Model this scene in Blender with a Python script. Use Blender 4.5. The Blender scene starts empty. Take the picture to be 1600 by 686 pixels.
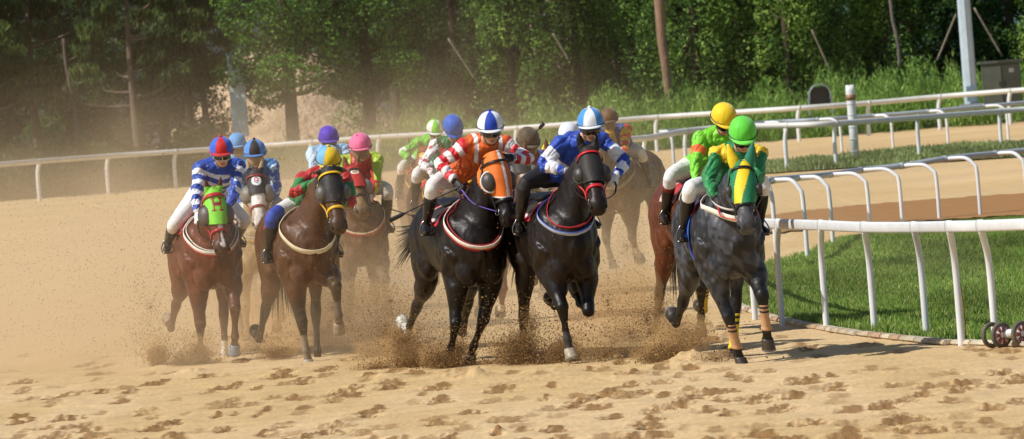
import bpy, math, random, bmesh
import numpy as np
from mathutils import Vector, Matrix
from mathutils.bvhtree import BVHTree

random.seed(7)
RNG = np.random.default_rng(11)
SC = bpy.context.scene
COL = SC.collection
rad = math.radians

# ------------------------------------------------------------------ camera
FPX = 10000.0            # focal length in pixels of a 1600 px wide frame
HC = 2.55                # camera height
ROLL = rad(4.5)
PITCH = math.atan(210 * math.cos(ROLL) / FPX)
CR, SR = math.cos(ROLL), math.sin(ROLL)
CP, SP = math.cos(PITCH), math.sin(PITCH)
VF = np.array([0, CP, -SP]); VR = np.array([1.0, 0, 0]); VU = np.array([0, SP, CP])
CAMX = VR * CR - VU * SR
CAMY = VR * SR + VU * CR

def ray(x, y):
    dx, dy = x - 800.0, 343.0 - y
    a = dx * CR + dy * SR
    b = -dx * SR + dy * CR
    return VF + VR * a / FPX + VU * b / FPX

def gp(x, y, z=0.0):
    d = ray(x, y)
    k = (z - HC) / d[2]
    return np.array([d[0] * k, d[1] * k, z])

def dp(x, y, D):
    d = ray(x, y)
    k = D / d[1]
    return np.array([d[0] * k, D, HC + d[2] * k])

def wx(x, D, z):
    """world X at depth D, height z that lands in pixel column x"""
    r = np.array([0, D, z - HC])
    dep = r @ VF
    b = FPX * (r @ VU) / dep
    a = ((x - 800.0) + b * SR) / CR
    return a * dep / FPX

cam = bpy.data.cameras.new('camera')
camo = bpy.data.objects.new('camera', cam); COL.objects.link(camo)
cam.sensor_width = 36; cam.lens = FPX / 1600 * 36
cam.clip_start = 1; cam.clip_end = 3000
m = Matrix.Identity(4)
for i in range(3):
    m[i][0] = CAMX[i]; m[i][1] = CAMY[i]; m[i][2] = -VF[i]
m[2][3] = HC
camo.matrix_world = m
cam.dof.use_dof = True; cam.dof.focus_distance = 57.5; cam.dof.aperture_fstop = 9.5
SC.camera = camo

# ------------------------------------------------------------------ light
SUN_EL, SUN_T = rad(47), rad(24)
to_sun = Vector((-math.cos(SUN_EL) * math.cos(SUN_T), -math.cos(SUN_EL) * math.sin(SUN_T), math.sin(SUN_EL)))
w = bpy.data.worlds.new('World'); SC.world = w; w.use_nodes = True
nt = w.node_tree
sky = nt.nodes.new('ShaderNodeTexSky'); sky.sky_type = 'NISHITA'; sky.sun_disc = False
sky.sun_elevation = SUN_EL; sky.sun_rotation = math.atan2(to_sun.x, to_sun.y)
bgn = nt.nodes['Background']; bgn.inputs[1].default_value = 0.085
nt.links.new(sky.outputs[0], bgn.inputs[0])
sl = bpy.data.lights.new('sun', 'SUN'); sl.energy = 4.6; sl.angle = rad(0.5); sl.color = (1, .965, .905)
slo = bpy.data.objects.new('sun', sl); COL.objects.link(slo)
slo.rotation_euler = to_sun.to_track_quat('Z', 'Y').to_euler()
vs = SC.view_settings
vs.view_transform = 'Standard'; vs.look = 'None'; vs.gamma = 1; vs.use_curve_mapping = False; vs.exposure = -0.02
SC.cycles.volume_bounces = 2
SC.cycles.volume_step_rate = 1.0

# ------------------------------------------------------------------ materials
def hexc(h):
    h = h.lstrip('#')
    v = [int(h[i:i + 2], 16) / 255 for i in (0, 2, 4)]
    return tuple(((c + .055) / 1.055) ** 2.4 if c > .04045 else c / 12.92 for c in v)
def C(h): return np.array(hexc(h))

_m = {}
def mat(name, rough=.6, bs=0, bump=0, var=.12, vs_=6, dust=0, metal=0, coat=0, sheen=0, spec=.5, stretch=(1, 1, 1), trans=0, bd=.01, fine=0):
    if name in _m: return _m[name]
    M = bpy.data.materials.new(name); M.use_nodes = True
    n, l = M.node_tree.nodes, M.node_tree.links
    P = n['Principled BSDF']
    at = n.new('ShaderNodeAttribute'); at.attribute_name = 'Col'
    tc = n.new('ShaderNodeTexCoord')
    mp = n.new('ShaderNodeMapping'); mp.inputs['Scale'].default_value = stretch
    l.new(tc.outputs['Object'], mp.inputs[0])
    nz = n.new('ShaderNodeTexNoise'); nz.inputs['Scale'].default_value = vs_; nz.inputs['Detail'].default_value = 5
    l.new(mp.outputs[0], nz.inputs['Vector'])
    mr = n.new('ShaderNodeMapRange'); mr.inputs[1].default_value = .3; mr.inputs[2].default_value = .7
    mr.inputs[3].default_value = 1 - var; mr.inputs[4].default_value = 1 + var
    l.new(nz.outputs[0], mr.inputs[0])
    vm = n.new('ShaderNodeVectorMath'); vm.operation = 'SCALE'
    l.new(at.outputs['Color'], vm.inputs[0]); l.new(mr.outputs[0], vm.inputs['Scale'])
    out = vm.outputs[0]
    if dust > 0:
        n2 = n.new('ShaderNodeTexNoise'); n2.inputs['Scale'].default_value = 130; n2.inputs['Detail'].default_value = 3
        n3 = n.new('ShaderNodeTexNoise'); n3.inputs['Scale'].default_value = 4; n3.inputs['Detail'].default_value = 3
        l.new(tc.outputs['Object'], n2.inputs['Vector']); l.new(tc.outputs['Object'], n3.inputs['Vector'])
        ad = n.new('ShaderNodeMath'); ad.operation = 'MULTIPLY_ADD'; ad.inputs[1].default_value = .5
        l.new(n3.outputs[0], ad.inputs[0]); l.new(n2.outputs[0], ad.inputs[2])
        m2 = n.new('ShaderNodeMapRange')
        m2.inputs[1].default_value = .93 - .40 * dust; m2.inputs[2].default_value = 1.17 - .30 * dust
        m2.inputs[3].default_value = dust * .15; m2.inputs[4].default_value = min(.9, .35 + dust * .6)
        l.new(ad.outputs[0], m2.inputs[0])
        mx = n.new('ShaderNodeMix'); mx.data_type = 'RGBA'; mx.inputs[7].default_value = (*C('#b08a58'), 1)
        l.new(m2.outputs[0], mx.inputs[0]); l.new(out, mx.inputs[6]); out = mx.outputs[2]
        rr = n.new('ShaderNodeMapRange'); rr.inputs[3].default_value = rough; rr.inputs[4].default_value = .9
        l.new(m2.outputs[0], rr.inputs[0]); l.new(rr.outputs[0], P.inputs['Roughness'])
    l.new(out, P.inputs['Base Color'])
    if dust <= 0: P.inputs['Roughness'].default_value = rough
    P.inputs['Metallic'].default_value = metal
    P.inputs['Coat Weight'].default_value = coat
    P.inputs['Coat Roughness'].default_value = .15
    P.inputs['Sheen Weight'].default_value = sheen
    P.inputs['Specular IOR Level'].default_value = spec
    if bump:
        b = n.new('ShaderNodeTexNoise'); b.inputs['Scale'].default_value = bs; b.inputs['Detail'].default_value = 2.5
        l.new(mp.outputs[0], b.inputs['Vector'])
        bn = n.new('ShaderNodeBump'); bn.inputs['Strength'].default_value = bump; bn.inputs['Distance'].default_value = bd
        l.new(b.outputs[0], bn.inputs['Height'])
        if fine:
            b2 = n.new('ShaderNodeTexNoise'); b2.inputs['Scale'].default_value = fine; b2.inputs['Detail'].default_value = 2
            mp2 = n.new('ShaderNodeMapping'); mp2.inputs['Scale'].default_value = (.3, 1, .35); l.new(tc.outputs['Object'], mp2.inputs[0]); l.new(mp2.outputs[0], b2.inputs['Vector'])
            bn2 = n.new('ShaderNodeBump'); bn2.inputs['Strength'].default_value = .22; bn2.inputs['Distance'].default_value = .004
            l.new(b2.outputs[0], bn2.inputs['Height']); l.new(bn.outputs[0], bn2.inputs['Normal']); l.new(bn2.outputs[0], P.inputs['Normal'])
        else: l.new(bn.outputs[0], P.inputs['Normal'])
    if trans:
        tr = n.new('ShaderNodeBsdfTranslucent'); ms = n.new('ShaderNodeMixShader'); ms.inputs[0].default_value = trans
        l.new(out, tr.inputs[0]); l.new(P.outputs[0], ms.inputs[1]); l.new(tr.outputs[0], ms.inputs[2])
        l.new(ms.outputs[0], n['Material Output'].inputs[0])
    _m[name] = M
    return M

# ------------------------------------------------------------------ mesh helpers
class G:
    """geometry accumulator: verts, faces, per-vertex colour"""
    def __init__(s): s.v = []; s.f = []; s.c = []; s.n = 0
    def add(s, v, f, c=(.5, .5, .5)):
        v = np.asarray(v, float).reshape(-1, 3)
        s.v.append(v); s.f += [tuple(int(i) + s.n for i in q) for q in f]
        c = np.asarray(c, float)
        s.c.append(np.tile(c, (len(v), 1)) if c.ndim == 1 else c)
        s.n += len(v); return s
    def V(s): return np.concatenate(s.v) if s.v else np.zeros((0, 3))
    def Cc(s): return np.concatenate(s.c)

def mesh_of(name, v, f, c=None, smooth=True):
    me = bpy.data.meshes.new(name)
    me.from_pydata([tuple(p) for p in np.asarray(v).tolist()], [], f)
    if c is not None: setcol(me, c)
    if smooth: me.shade_smooth()
    me.update(); return me

def setcol(me, c):
    c = np.asarray(c, float)
    if c.ndim == 1: c = np.tile(c, (len(me.vertices), 1))
    a = me.color_attributes.get('Col') or me.color_attributes.new('Col', 'FLOAT_COLOR', 'POINT')
    a.data.foreach_set('color', np.concatenate([c, np.ones((len(c), 1))], 1).ravel())

def co(me):
    a = np.empty(len(me.vertices) * 3); me.vertices.foreach_get('co', a); return a.reshape(-1, 3)
def nrm(me):
    a = np.empty(len(me.vertices) * 3); me.vertices.foreach_get('normal', a); return a.reshape(-1, 3)

def obj(name, me, m, parent=None, **tags):
    if isinstance(me, G): me = mesh_of(name, me.V(), me.f, me.Cc())
    if m is not None:
        me.materials.clear(); me.materials.append(m)
    o = bpy.data.objects.new(name, me); COL.objects.link(o)
    if parent is not None: o.parent = parent
    for k, v in tags.items():
        if v is not None: o[k] = v
    return o

def thing(name, label, cat, loc, rz=0, group=None):
    o = bpy.data.objects.new(name, None); COL.objects.link(o)
    o.location = Vector(loc); o.rotation_euler = (0, 0, rz)
    o.empty_display_size = .2
    o['label'] = label; o['category'] = cat
    if group: o['group'] = group
    return o

def unit(v):
    v = np.asarray(v, float); return v / (np.linalg.norm(v) + 1e-12)

def loft(secs, n=16, closed=True, pw=2.0):
    """secs: (center, up, lat, hu, hl)"""
    vs_ = []
    th = np.arange(n) * 2 * math.pi / n
    ct, st = np.cos(th), np.sin(th)
    if pw != 2:
        ct = np.sign(ct) * abs(ct) ** (2 / pw); st = np.sign(st) * abs(st) ** (2 / pw)
    for (c, u, l, hu, hl) in secs:
        vs_.append(np.asarray(c)[None] + np.outer(ct * hu, u) + np.outer(st * hl, l))
    f = []
    for i in range(len(secs) - 1):
        for j in range(n):
            k = (j + 1) % n
            f.append((i * n + j, i * n + k, (i + 1) * n + k, (i + 1) * n + j))
    if closed:
        f.append(tuple(range(n - 1, -1, -1))); o = (len(secs) - 1) * n
        f.append(tuple(o + j for j in range(n)))
    return np.concatenate(vs_), f

def path(pts, rads, lat=(0, 1, 0), n=12, sub=1, closed=True, pw=2.0):
    """tube through pts; rads: r or (r_in_plane, r_lateral); lat: approximate lateral axis"""
    pts = [np.asarray(p, float) for p in pts]
    R = [(r, r) if not isinstance(r, (tuple, list)) else r for r in rads]
    if sub > 1:
        P2, R2 = [], []
        for i in range(len(pts) - 1):
            p0 = pts[max(i - 1, 0)]; p1 = pts[i]; p2 = pts[i + 1]; p3 = pts[min(i + 2, len(pts) - 1)]
            for k in range(sub):
                t = k / sub
                P2.append(.5 * ((2 * p1) + (-p0 + p2) * t + (2 * p0 - 5 * p1 + 4 * p2 - p3) * t * t + (-p0 + 3 * p1 - 3 * p2 + p3) * t ** 3))
                s = t * t * (3 - 2 * t)
                R2.append(tuple(R[i][q] * (1 - s) + R[i + 1][q] * s for q in (0, 1)))
        P2.append(pts[-1]); R2.append(R[-1]); pts, R = P2, R2
    secs = []
    for i, p in enumerate(pts):
        a = pts[max(i - 1, 0)]; b = pts[min(i + 1, len(pts) - 1)]
        t = unit(b - a); l = np.asarray(lat, float); l = l - t * (l @ t)
        if np.linalg.norm(l) < .15:
            l = np.array([1., 0, 0]); l = l - t * (l @ t)
        l = unit(l); u = np.cross(l, t)
        secs.append((p, u, l, R[i][0], R[i][1]))
    return loft(secs, n, closed, pw)

def ellip(c, r, M=None, nu=14, nv=9):
    v = []; f = []
    for i in range(nv + 1):
        ph = math.pi * i / nv
        for j in range(nu):
            th = 2 * math.pi * j / nu
            v.append((math.sin(ph) * math.cos(th) * r[0], math.sin(ph) * math.sin(th) * r[1], math.cos(ph) * r[2]))
    v = np.array(v)
    if M is not None: v = v @ np.asarray(M).T
    v = v + np.asarray(c)
    for i in range(nv):
        for j in range(nu):
            k = (j + 1) % nu
            f.append((i * nu + j, (i + 1) * nu + j, (i + 1) * nu + k, i * nu + k))
    return v, f

def torus(c, nrm_, R, r, n=24, m=8, squash=1):
    nn = unit(nrm_); a = unit(np.cross(nn, (0.3, .2, 1))); b = np.cross(nn, a)
    pts = [np.asarray(c) + R * (math.cos(t) * a + squash * math.sin(t) * b) for t in np.arange(n) * 2 * math.pi / n]
    v = []; f = []
    for i, p in enumerate(pts):
        rd = unit(p - np.asarray(c))
        for j in range(m):
            q = 2 * math.pi * j / m
            v.append(p + r * (math.cos(q) * rd + math.sin(q) * nn))
    for i in range(n):
        for j in range(m):
            f.append((i * m + j, ((i + 1) % n) * m + j, ((i + 1) % n) * m + (j + 1) % m, i * m + (j + 1) % m))
    return np.array(v), f

def box(c, s, rz=0):
    x, y, z = np.asarray(s) / 2
    v = np.array([(a * x, b * y, d * z) for a in (-1, 1) for b in (-1, 1) for d in (-1, 1)])
    if rz:
        cz, sz = math.cos(rz), math.sin(rz); v = v @ np.array([[cz, sz, 0], [-sz, cz, 0], [0, 0, 1]])
    return v + np.asarray(c), [(0, 1, 3, 2), (4, 6, 7, 5), (0, 4, 5, 1), (2, 3, 7, 6), (0, 2, 6, 4), (1, 5, 7, 3)]

def remesh(g, vox, smooth=3, name='m'):
    me = mesh_of('tmp', g.V(), g.f)
    o = bpy.data.objects.new('tmp', me); COL.objects.link(o)
    r = o.modifiers.new('r', 'REMESH'); r.mode = 'VOXEL'; r.voxel_size = vox; r.use_smooth_shade = True
    s = o.modifiers.new('s', 'SMOOTH'); s.factor = .5; s.iterations = smooth
    dg = bpy.context.evaluated_depsgraph_get(); dg.update()
    out = bpy.data.meshes.new_from_object(o.evaluated_get(dg)); out.name = name
    bpy.data.objects.remove(o); bpy.data.meshes.remove(me)
    out.shade_smooth(); out.update()
    return out

def seg_param(P, A, B):
    A = np.asarray(A, float); B = np.asarray(B, float); d = B - A
    t = np.clip((P - A) @ d / (d @ d), 0, 1)
    return t, np.linalg.norm(P - (A + t[:, None] * d), axis=1)

def vnoise(x, y, seed=0):
    xi = np.floor(x).astype(np.int64); yi = np.floor(y).astype(np.int64)
    xf = x - xi; yf = y - yi
    u = xf * xf * (3 - 2 * xf); v = yf * yf * (3 - 2 * yf)
    def h(a, b):
        k = (a * 374761393 + b * 668265263 + seed * 974711) & 0xffffffff
        k = ((k ^ (k >> 13)) * 1274126177) & 0xffffffff
        return ((k ^ (k >> 16)) & 0xffff) / 65535.0
    return (h(xi, yi) * (1 - u) + h(xi + 1, yi) * u) * (1 - v) + (h(xi, yi + 1) * (1 - u) + h(xi + 1, yi + 1) * u) * v

def mixc(a, b, k): k = np.asarray(k)[:, None]; return np.asarray(a) * (1 - k) + np.asarray(b) * k
def sstep(a, b, x): t = np.clip((x - a) / (b - a), 0, 1); return t * t * (3 - 2 * t)
# ------------------------------------------------------------------ horses
def yrot(a):      # direction in the sagittal plane: angle from straight down, forward positive
    return np.array([math.sin(a), 0, -math.cos(a)])

HEADSEC = [(-.05, .075, .055, .05), (.0, .105, .075, .065), (.07, .125, .092, .07), (.14, .138, .103, .078), (.20, .138, .108, .08),
           (.27, .122, .088, .074), (.34, .100, .070, .066), (.41, .084, .063, .058), (.48, .075, .061, .052),
           (.535, .075, .068, .054), (.58, .068, .066, .058), (.618, .044, .048, .062)]
def hsec(t):
    a = np.array(HEADSEC); return [float(np.interp(t, a[:, 0], a[:, k])) for k in (1, 2, 3)]

def make_horse(S):
    yaw = S['yaw']; th = rad(yaw - 90); D = S['D']; dz = S.get('dz', -.13); k = S.get('k', 1.06)
    head = np.array([math.cos(th), math.sin(th), 0])
    X = wx(S['px'], D, 1.0)
    root = np.array([X, D, 0]) - head * .72 * k
    R = thing('racehorse', S['label'], 'horse', root, th, 'racehorses galloping towards the camera')
    R.scale = (k, k, k)
    g = G()
    Yv = np.array([0, 1., 0]); Zv = np.array([0, 0, 1.]); Xv = np.array([1., 0, 0])
    O = np.array([0, 0, dz])
    # torso
    T = [(-.97, 1.22, .10, .10), (-.90, 1.25, .20, .19), (-.76, 1.27, .29, .275), (-.58, 1.265, .325, .30), (-.40, 1.245, .315, .292), (-.18, 1.22, .285, .275),
         (.04, 1.195, .315, .285), (.24, 1.175, .345, .28), (.42, 1.175, .36, .262), (.56, 1.175, .345, .238), (.68, 1.165, .30, .212), (.77, 1.15, .22, .18), (.83, 1.13, .12, .10)]
    secs = [((x, 0, z + dz), Zv, Yv, hh, hw) for x, z, hh, hw in T]
    v, f = loft(secs, 24, pw=2.25); g.add(v, f)
    # neck
    nphi = rad(S.get('ny', yaw) - yaw); hphi = rad(S.get('hy', yaw) - yaw)
    npi = rad(S.get('np', 45)); hpi = rad(S.get('hp', 58)); NL = S.get('nl', .78)
    B = np.array([.46, 0, 1.26 + dz])
    nd = np.array([math.cos(npi) * math.cos(nphi), math.cos(npi) * math.sin(nphi), math.sin(npi)])
    ct_, st_ = math.cos(th), math.sin(th)
    def loc2w(v): return np.array([ct_ * v[0] - st_ * v[1], st_ * v[0] + ct_ * v[1], v[2]])
    def w2loc(v): return np.array([ct_ * v[0] + st_ * v[1], -st_ * v[0] + ct_ * v[1], v[2]])
    def aim(start, px, L, dep):
        # direction from a point of this horse towards the place the photograph shows
        Bw = root + loc2w(start) * k
        tgt = dp(px[0], px[1], Bw[1] - dep)
        dX, dZ = (tgt[0] - Bw[0]) / k, (tgt[2] - Bw[2]) / k
        r = math.hypot(dX, dZ)
        if r > L * .97: dX *= L * .97 / r; dZ *= L * .97 / r
        return unit(w2loc(np.array([dX, -math.sqrt(max(L * L - dX * dX - dZ * dZ, 0)), dZ])))
    if S.get('poll'):
        nd = aim(B, S['poll'], NL + .03, .45)
    POLL = B + nd * NL
    if S.get('muz'):
        hd = aim(POLL, S['muz'], .615, .25); hphi = math.atan2(hd[1], hd[0])
    else:
        hd = np.array([math.cos(hpi) * math.cos(hphi), math.cos(hpi) * math.sin(hphi), -math.sin(hpi)])
    hl = np.array([-math.sin(hphi), math.cos(hphi), 0]); hu = unit(np.cross(hd, hl))
    if hu[2] < 0: hu = -hu
    mid = (B + POLL) / 2 + np.array([0, 0, .02])
    pend = POLL - hu * .06 + hd * .03
    v, f = path([B - nd * .16, B + nd * .12, mid, B + nd * NL * .78, pend], [(.35, .225), (.295, .185), (.20, .128), (.150, .095), (.10, .075)], Yv, 20, 3); g.add(v, f)
    nspine = [B, mid, POLL]
    # head
    hs = []
    for t, a, b, off in HEADSEC:
        hs.append((POLL + hd * t - hu * off, hu, hl, a, b))
    v, f = loft(hs, 20, pw=2.3); g.add(v, f)
    HM = np.stack([hd, hl, hu], 1)
    for s in (-1, 1):
        v, f = ellip(POLL + hd * .17 - hu * .125 + hl * s * .045, (.10, .05, .085), HM); g.add(v, f)       # jowl
        v, f = ellip(POLL + hd * .185 - hu * .045 + hl * s * .088, (.045, .03, .032), HM); g.add(v, f)      # brow
        v, f = ellip(POLL + hd * .535 - hu * .03 + hl * s * .046, (.042, .030, .036), HM); g.add(v, f)       # nostril flare
        v, f = ellip(POLL + hd * .36 - hu * .05 + hl * s * .05, (.10, .012, .016), HM); g.add(v, f)         # cheek crest
        if not S.get('ears_hidden'):
            e0 = POLL - hd * .01 - hu * .01 + hl * s * .052
            ed = unit(-hd * .55 + hu * .62 + hl * s * .22 + np.array([0, 0, .5])) if not S.get('ears_back') else unit(-hu * .55 - hd * .15 + hl * s * .75)
            ef = hd * .3 + hu
            v, f = path([e0, e0 + ed * .05, e0 + ed * .11, e0 + ed * .165], [(.026, .030), (.024, .036), (.017, .026), (.006, .007)], hl, 10, 2); g.add(v, f)
    v, f = ellip(POLL + hd * .575 - hu * .10, (.035, .038, .022), HM); g.add(v, f)                            # chin
    # muscles
    for s in (-1, 1):
        for c, r in (((.55, .175, 1.20), (.15, .085, .26)), ((.69, .105, .97), (.11, .092, .15)), ((.50, .185, .98), (.13, .085, .15)), ((-.66, .185, 1.20), (.24, .125, .27)),
                     ((-.48, .20, 1.05), (.17, .10, .19)), ((.42, .075, 1.46), (.20, .06, .07))):
            v, f = ellip((c[0], c[1] * s, c[2] + dz), r); g.add(v, f)
    v, f = ellip((.80, 0, 1.10 + dz), (.06, .05, .10)); g.add(v, f)
    legs = {}
    for key in ('FR', 'FL', 'HR', 'HL'):
        s = -1 if key[1] == 'R' else 1
        L = S[key]
        if key[0] == 'F':
            fa, ca, pa, sp = L; sp = rad(sp)
            sh = np.array([.60, s * .17, 1.17 + dz]); el = np.array([.47, s * .165, .95 + dz])
            def dr(a, sp=sp, s=s):
                d = yrot(rad(a)); return np.array([d[0], s * math.sin(sp) * abs(d[2]), d[2] * math.cos(sp)])
            kn = el + dr(fa) * .455 * np.array([1, 1, 1]); fe = kn + dr(ca) * .27; co_ = fe + dr(pa) * .105; to = co_ + dr(pa + 8) * .085
            fw = el + dr(fa) * .455 * .35 + yrot(rad(fa + 90)) * .02
            pts = [sh, el, fw, el + dr(fa) * .34, kn - dr(fa) * .015, kn + dr(ca) * .055, kn + dr(ca) * .15, fe - dr(ca) * .03, fe, fe + dr(pa) * .05, co_]
            rr = [(.14, .11), (.135, .118), (.118, .104), (.066, .060), (.056, .056), (.044, .046), (.034, .030), (.037, .034), (.050, .045), (.036, .034), (.042, .043)]
            v, f = path(pts, rr, Yv, 14, 2); g.add(v, f)
            v, f = ellip(kn + yrot(rad(fa + 90)) * .012, (.050, .058, .058)); g.add(v, f)
            legs[key] = dict(el=el, kn=kn, fe=fe, co=co_, to=to, d=dr(pa + 8), mid=kn + dr(ca) * .13, s=s)
        else:
            ta, ga, ca, pa, sp = L; sp = rad(sp)
            hip = np.array([-.60, s * .155, 1.28 + dz])
            def dr(a, sp=sp, s=s):
                d = yrot(rad(a)); return np.array([d[0], s * math.sin(sp) * abs(d[2]), d[2] * math.cos(sp)])
            st = hip + yrot(rad(ta)) * .40 + np.array([0, s * .04, 0]); ho = st + dr(ga) * .45; fe = ho + dr(ca) * .36; co_ = fe + dr(pa) * .10; to = co_ + dr(pa + 8) * .08
            v, f = path([hip + np.array([-.08, 0, .05]), (hip + st) / 2 + np.array([-.06, s * .01, 0]), st], [(.20, .12), (.19, .125), (.12, .10)], Yv, 16, 3); g.add(v, f)
            pts = [st + np.array([-.02, 0, .08]), st, st + dr(ga) * .14, st + dr(ga) * .32, ho - dr(ga) * .02, ho + dr(ca) * .05, ho + dr(ca) * .15, fe - dr(ca) * .04, fe, fe + dr(pa) * .05, co_]
            rr = [(.15, .105), (.125, .098), (.112, .088), (.062, .050), (.066, .052), (.052, .045), (.037, .032), (.039, .034), (.050, .044), (.036, .034), (.042, .043)]
            v, f = path(pts, rr, Yv, 14, 2); g.add(v, f)
            v, f = ellip(ho - yrot(rad(ga + 90)) * .045 + np.array([0, 0, .02]), (.035, .022, .035)); g.add(v, f)
            legs[key] = dict(el=st, kn=ho, fe=fe, co=co_, to=to, d=dr(pa + 8), mid=ho + dr(ca) * .17, s=s)
    me = remesh(g, .0155, 3, 'body')
    P = co(me); N = nrm(me)
    # muscle definition as real relief
    bump = np.zeros(len(P))
    sy = np.sign(P[:, 1])
    for (x, y, z), (rx, rz), a in (((.79, .0, 1.06), (.06, .10), -.014), ((.60, .235, .95), (.03, .15), -.012), ((.30, .28, 1.25), (.03, .2), -.008), ((-.38, .27, 1.25), (.05, .12), -.010)):
        bump += a * np.exp(-((P[:, 0] - x) / rx) ** 2 - ((P[:, 2] - z - dz) / rz) ** 2) * (abs(P[:, 1]) > (y - .12))
    bump += -.016 * np.exp(-(P[:, 1] / .014) ** 2 - ((P[:, 2] - (1.02 + dz)) / .11) ** 2) * (P[:, 0] > .66)
    near_leg = sstep(.55, .9, P[:, 2] - dz)
    bump += near_leg * (.022 * (vnoise(P[:, 0] * 6 + sy * 9, P[:, 2] * 4.5 + P[:, 1] * 3, 61) - .5) + .006 * (vnoise(P[:, 0] * 14 + P[:, 2] * 7 + sy * 5, P[:, 1] * 16 + P[:, 2] * 9, 62) - .5))
    bump += (1 - near_leg) * .006 * (vnoise(P[:, 0] * 26 + sy * 9, P[:, 2] * 9, 63) - .5)
    for sd_ in (-1, 1):
        nk_ = np.array([0, sd_ * .13, 0])
        for a_, b_, w_, dpt in (((.40, .20, 1.50), (.62, .22, 1.16), .022, .012), ((.62, .22, 1.16), (.50, .24, 1.00), .020, .014), ((.28, .27, 1.30), (.46, .25, 1.02), .024, .010), ((.74, .05, 1.10), (.60, .17, .93), .020, .018), ((.60, .16, .93), (.54, .11, .70), .016, .008),
                ((-.50, .28, 1.42), (-.36, .26, 1.02), .026, .012), ((-.78, .24, 1.38), (-.60, .22, .92), .022, .013), ((-.30, .26, 1.15), (-.10, .26, .98), .03, .012), ((.10, .27, 1.02), (-.25, .26, 1.04), .02, .006), ((.72, .12, 1.18), (.70, .20, 1.02), .018, .010)):
            A_ = np.array([a_[0], sd_ * a_[1], a_[2] + dz]); B2 = np.array([b_[0], sd_ * b_[1], b_[2] + dz]); t_, d_ = seg_param(P, A_, B2)
            bump += -dpt * np.exp(-(d_ / w_) ** 2) + dpt * .55 * np.exp(-((d_ - w_ * 2.6) / (w_ * 1.2)) ** 2)
        A_ = B + nd * .16 + np.array([0, sd_ * .12, 0]) - np.cross(hl, nd) * -.0; A_ = B + nd * .15 + np.array([.13, sd_ * .10, -.10]); B2 = POLL + hl * sd_ * .05 - hu * .20
        t_, d_ = seg_param(P, A_, B2); bump += -.012 * np.exp(-(d_ / .028) ** 2)
        for fc in (np.array([0, 0, 0]),):
            A_ = POLL + hd * .22 + hl * sd_ * .07 - hu * .02; B2 = POLL + hd * .48 + hl * sd_ * .05 - hu * .01; t_, d_ = seg_param(P, A_, B2); bump += -.006 * np.exp(-(d_ / .014) ** 2)
    P2 = P + N * bump[:, None]
    me.vertices.foreach_set('co', P2.ravel()); me.update()
    # colour
    base, dark, mid_ = C(S['coat']), C(S['dark']), None
    col = np.tile(base, (len(P), 1))
    zz = P[:, 2] - dz
    lowdark = np.zeros(len(P)); hoofish = np.zeros(len(P)); bestd = np.full(len(P), 9.)
    for key, q in legs.items():
        t, d = seg_param(P, q['el'], q['kn']); d2 = seg_param(P, q['kn'], q['fe']); d3 = seg_param(P, q['fe'], q['to'])
        thick = .10
        on = d < .11
        a = np.where(on & (P[:, 2] < q['el'][2] + .05), sstep(.35, .9, t), 0)
        a = np.maximum(a, (d2[1] < .075) * 1.0); a = np.maximum(a, (d3[1] < .08) * 1.0)
        # the cannon must win over torso only where close
        lowdark = np.maximum(lowdark, a)
        sock = S.get('socks', {}).get(key)
        if sock:
            h, cc = sock
            k1 = (d3[1] < .075) | ((d2[1] < .07) & (d2[0] > 1 - h))
            col_s = C(cc)
            q['sock'] = (k1, col_s)
    col = mixc(col, dark, lowdark * S.get('legdark', 1.0))
    for key, q in legs.items():
        if 'sock' in q:
            col[q['sock'][0]] = q['sock'][1]
    # head darkening, blaze
    rel = P - POLL
    ht, hy_, hz_ = rel @ hd, rel @ hl, rel @ hu
    inhead = (ht > -.06) & (ht < .7) & (abs(hy_) < .14) & (hz_ < .12) & (hz_ > -.28)
    muz = sstep(.42, .56, ht) * inhead
    col = mixc(col, C(S.get('muzzle', '#171310')), muz * .8)
    if S.get('headcol'):
        col = mixc(col, C(S['headcol']), inhead * sstep(-.05, .08, ht))
        col = mixc(col, C(S.get('muzzle', '#171310')), muz * .6)
    bz = S.get('blaze')
    if bz:
        wv = bz[1] * (1 + .35 * np.sin(ht * 22 + 1))
        k1 = inhead & (ht > bz[0][0]) & (ht < bz[0][1]) & (abs(hy_ - .006) < wv) & (hz_ > -.05)
        col[k1] = C(bz[2])
    if S.get('dapple'):
        n1 = vnoise(P[:, 0] * 26 + P[:, 1] * 25, P[:, 2] * 28 + P[:, 1] * 9 + 40, 3); n2 = vnoise(P[:, 1] * 9 + 7, P[:, 2] * 8 + P[:, 0] * 8, 9)
        sp_ = sstep(.45, .75, n1 * .6 + n2 * .5) * (1 - .8 * lowdark)
        col = mixc(col, C(S['dapple']), sp_ * .55)
    setcol(me, np.clip(col, 0, 1))
    dust = S.get('dust', .15)
    cm = mat('coat%d_%d' % (int(dust * 100), int(S.get('gloss', 1) * 10)), rough=.42, bs=13, bump=.34, var=.30, fine=150, vs_=9, dust=dust, spec=.30, bd=.03)
    body = obj('body', me, cm, R)
    bvh = BVHTree.FromPolygons([tuple(p) for p in P2.tolist()], [tuple(p.vertices) for p in me.polygons])
    def hit(o, d, far=3):
        h = bvh.ray_cast(Vector(o), Vector(d), far)
        return None if h[0] is None else (np.array(h[0]), np.array(h[1]))
    # hooves
    hm = mat('hoof', rough=.45, bs=40, bump=.3, var=.25, vs_=20, dust=.25)
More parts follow.
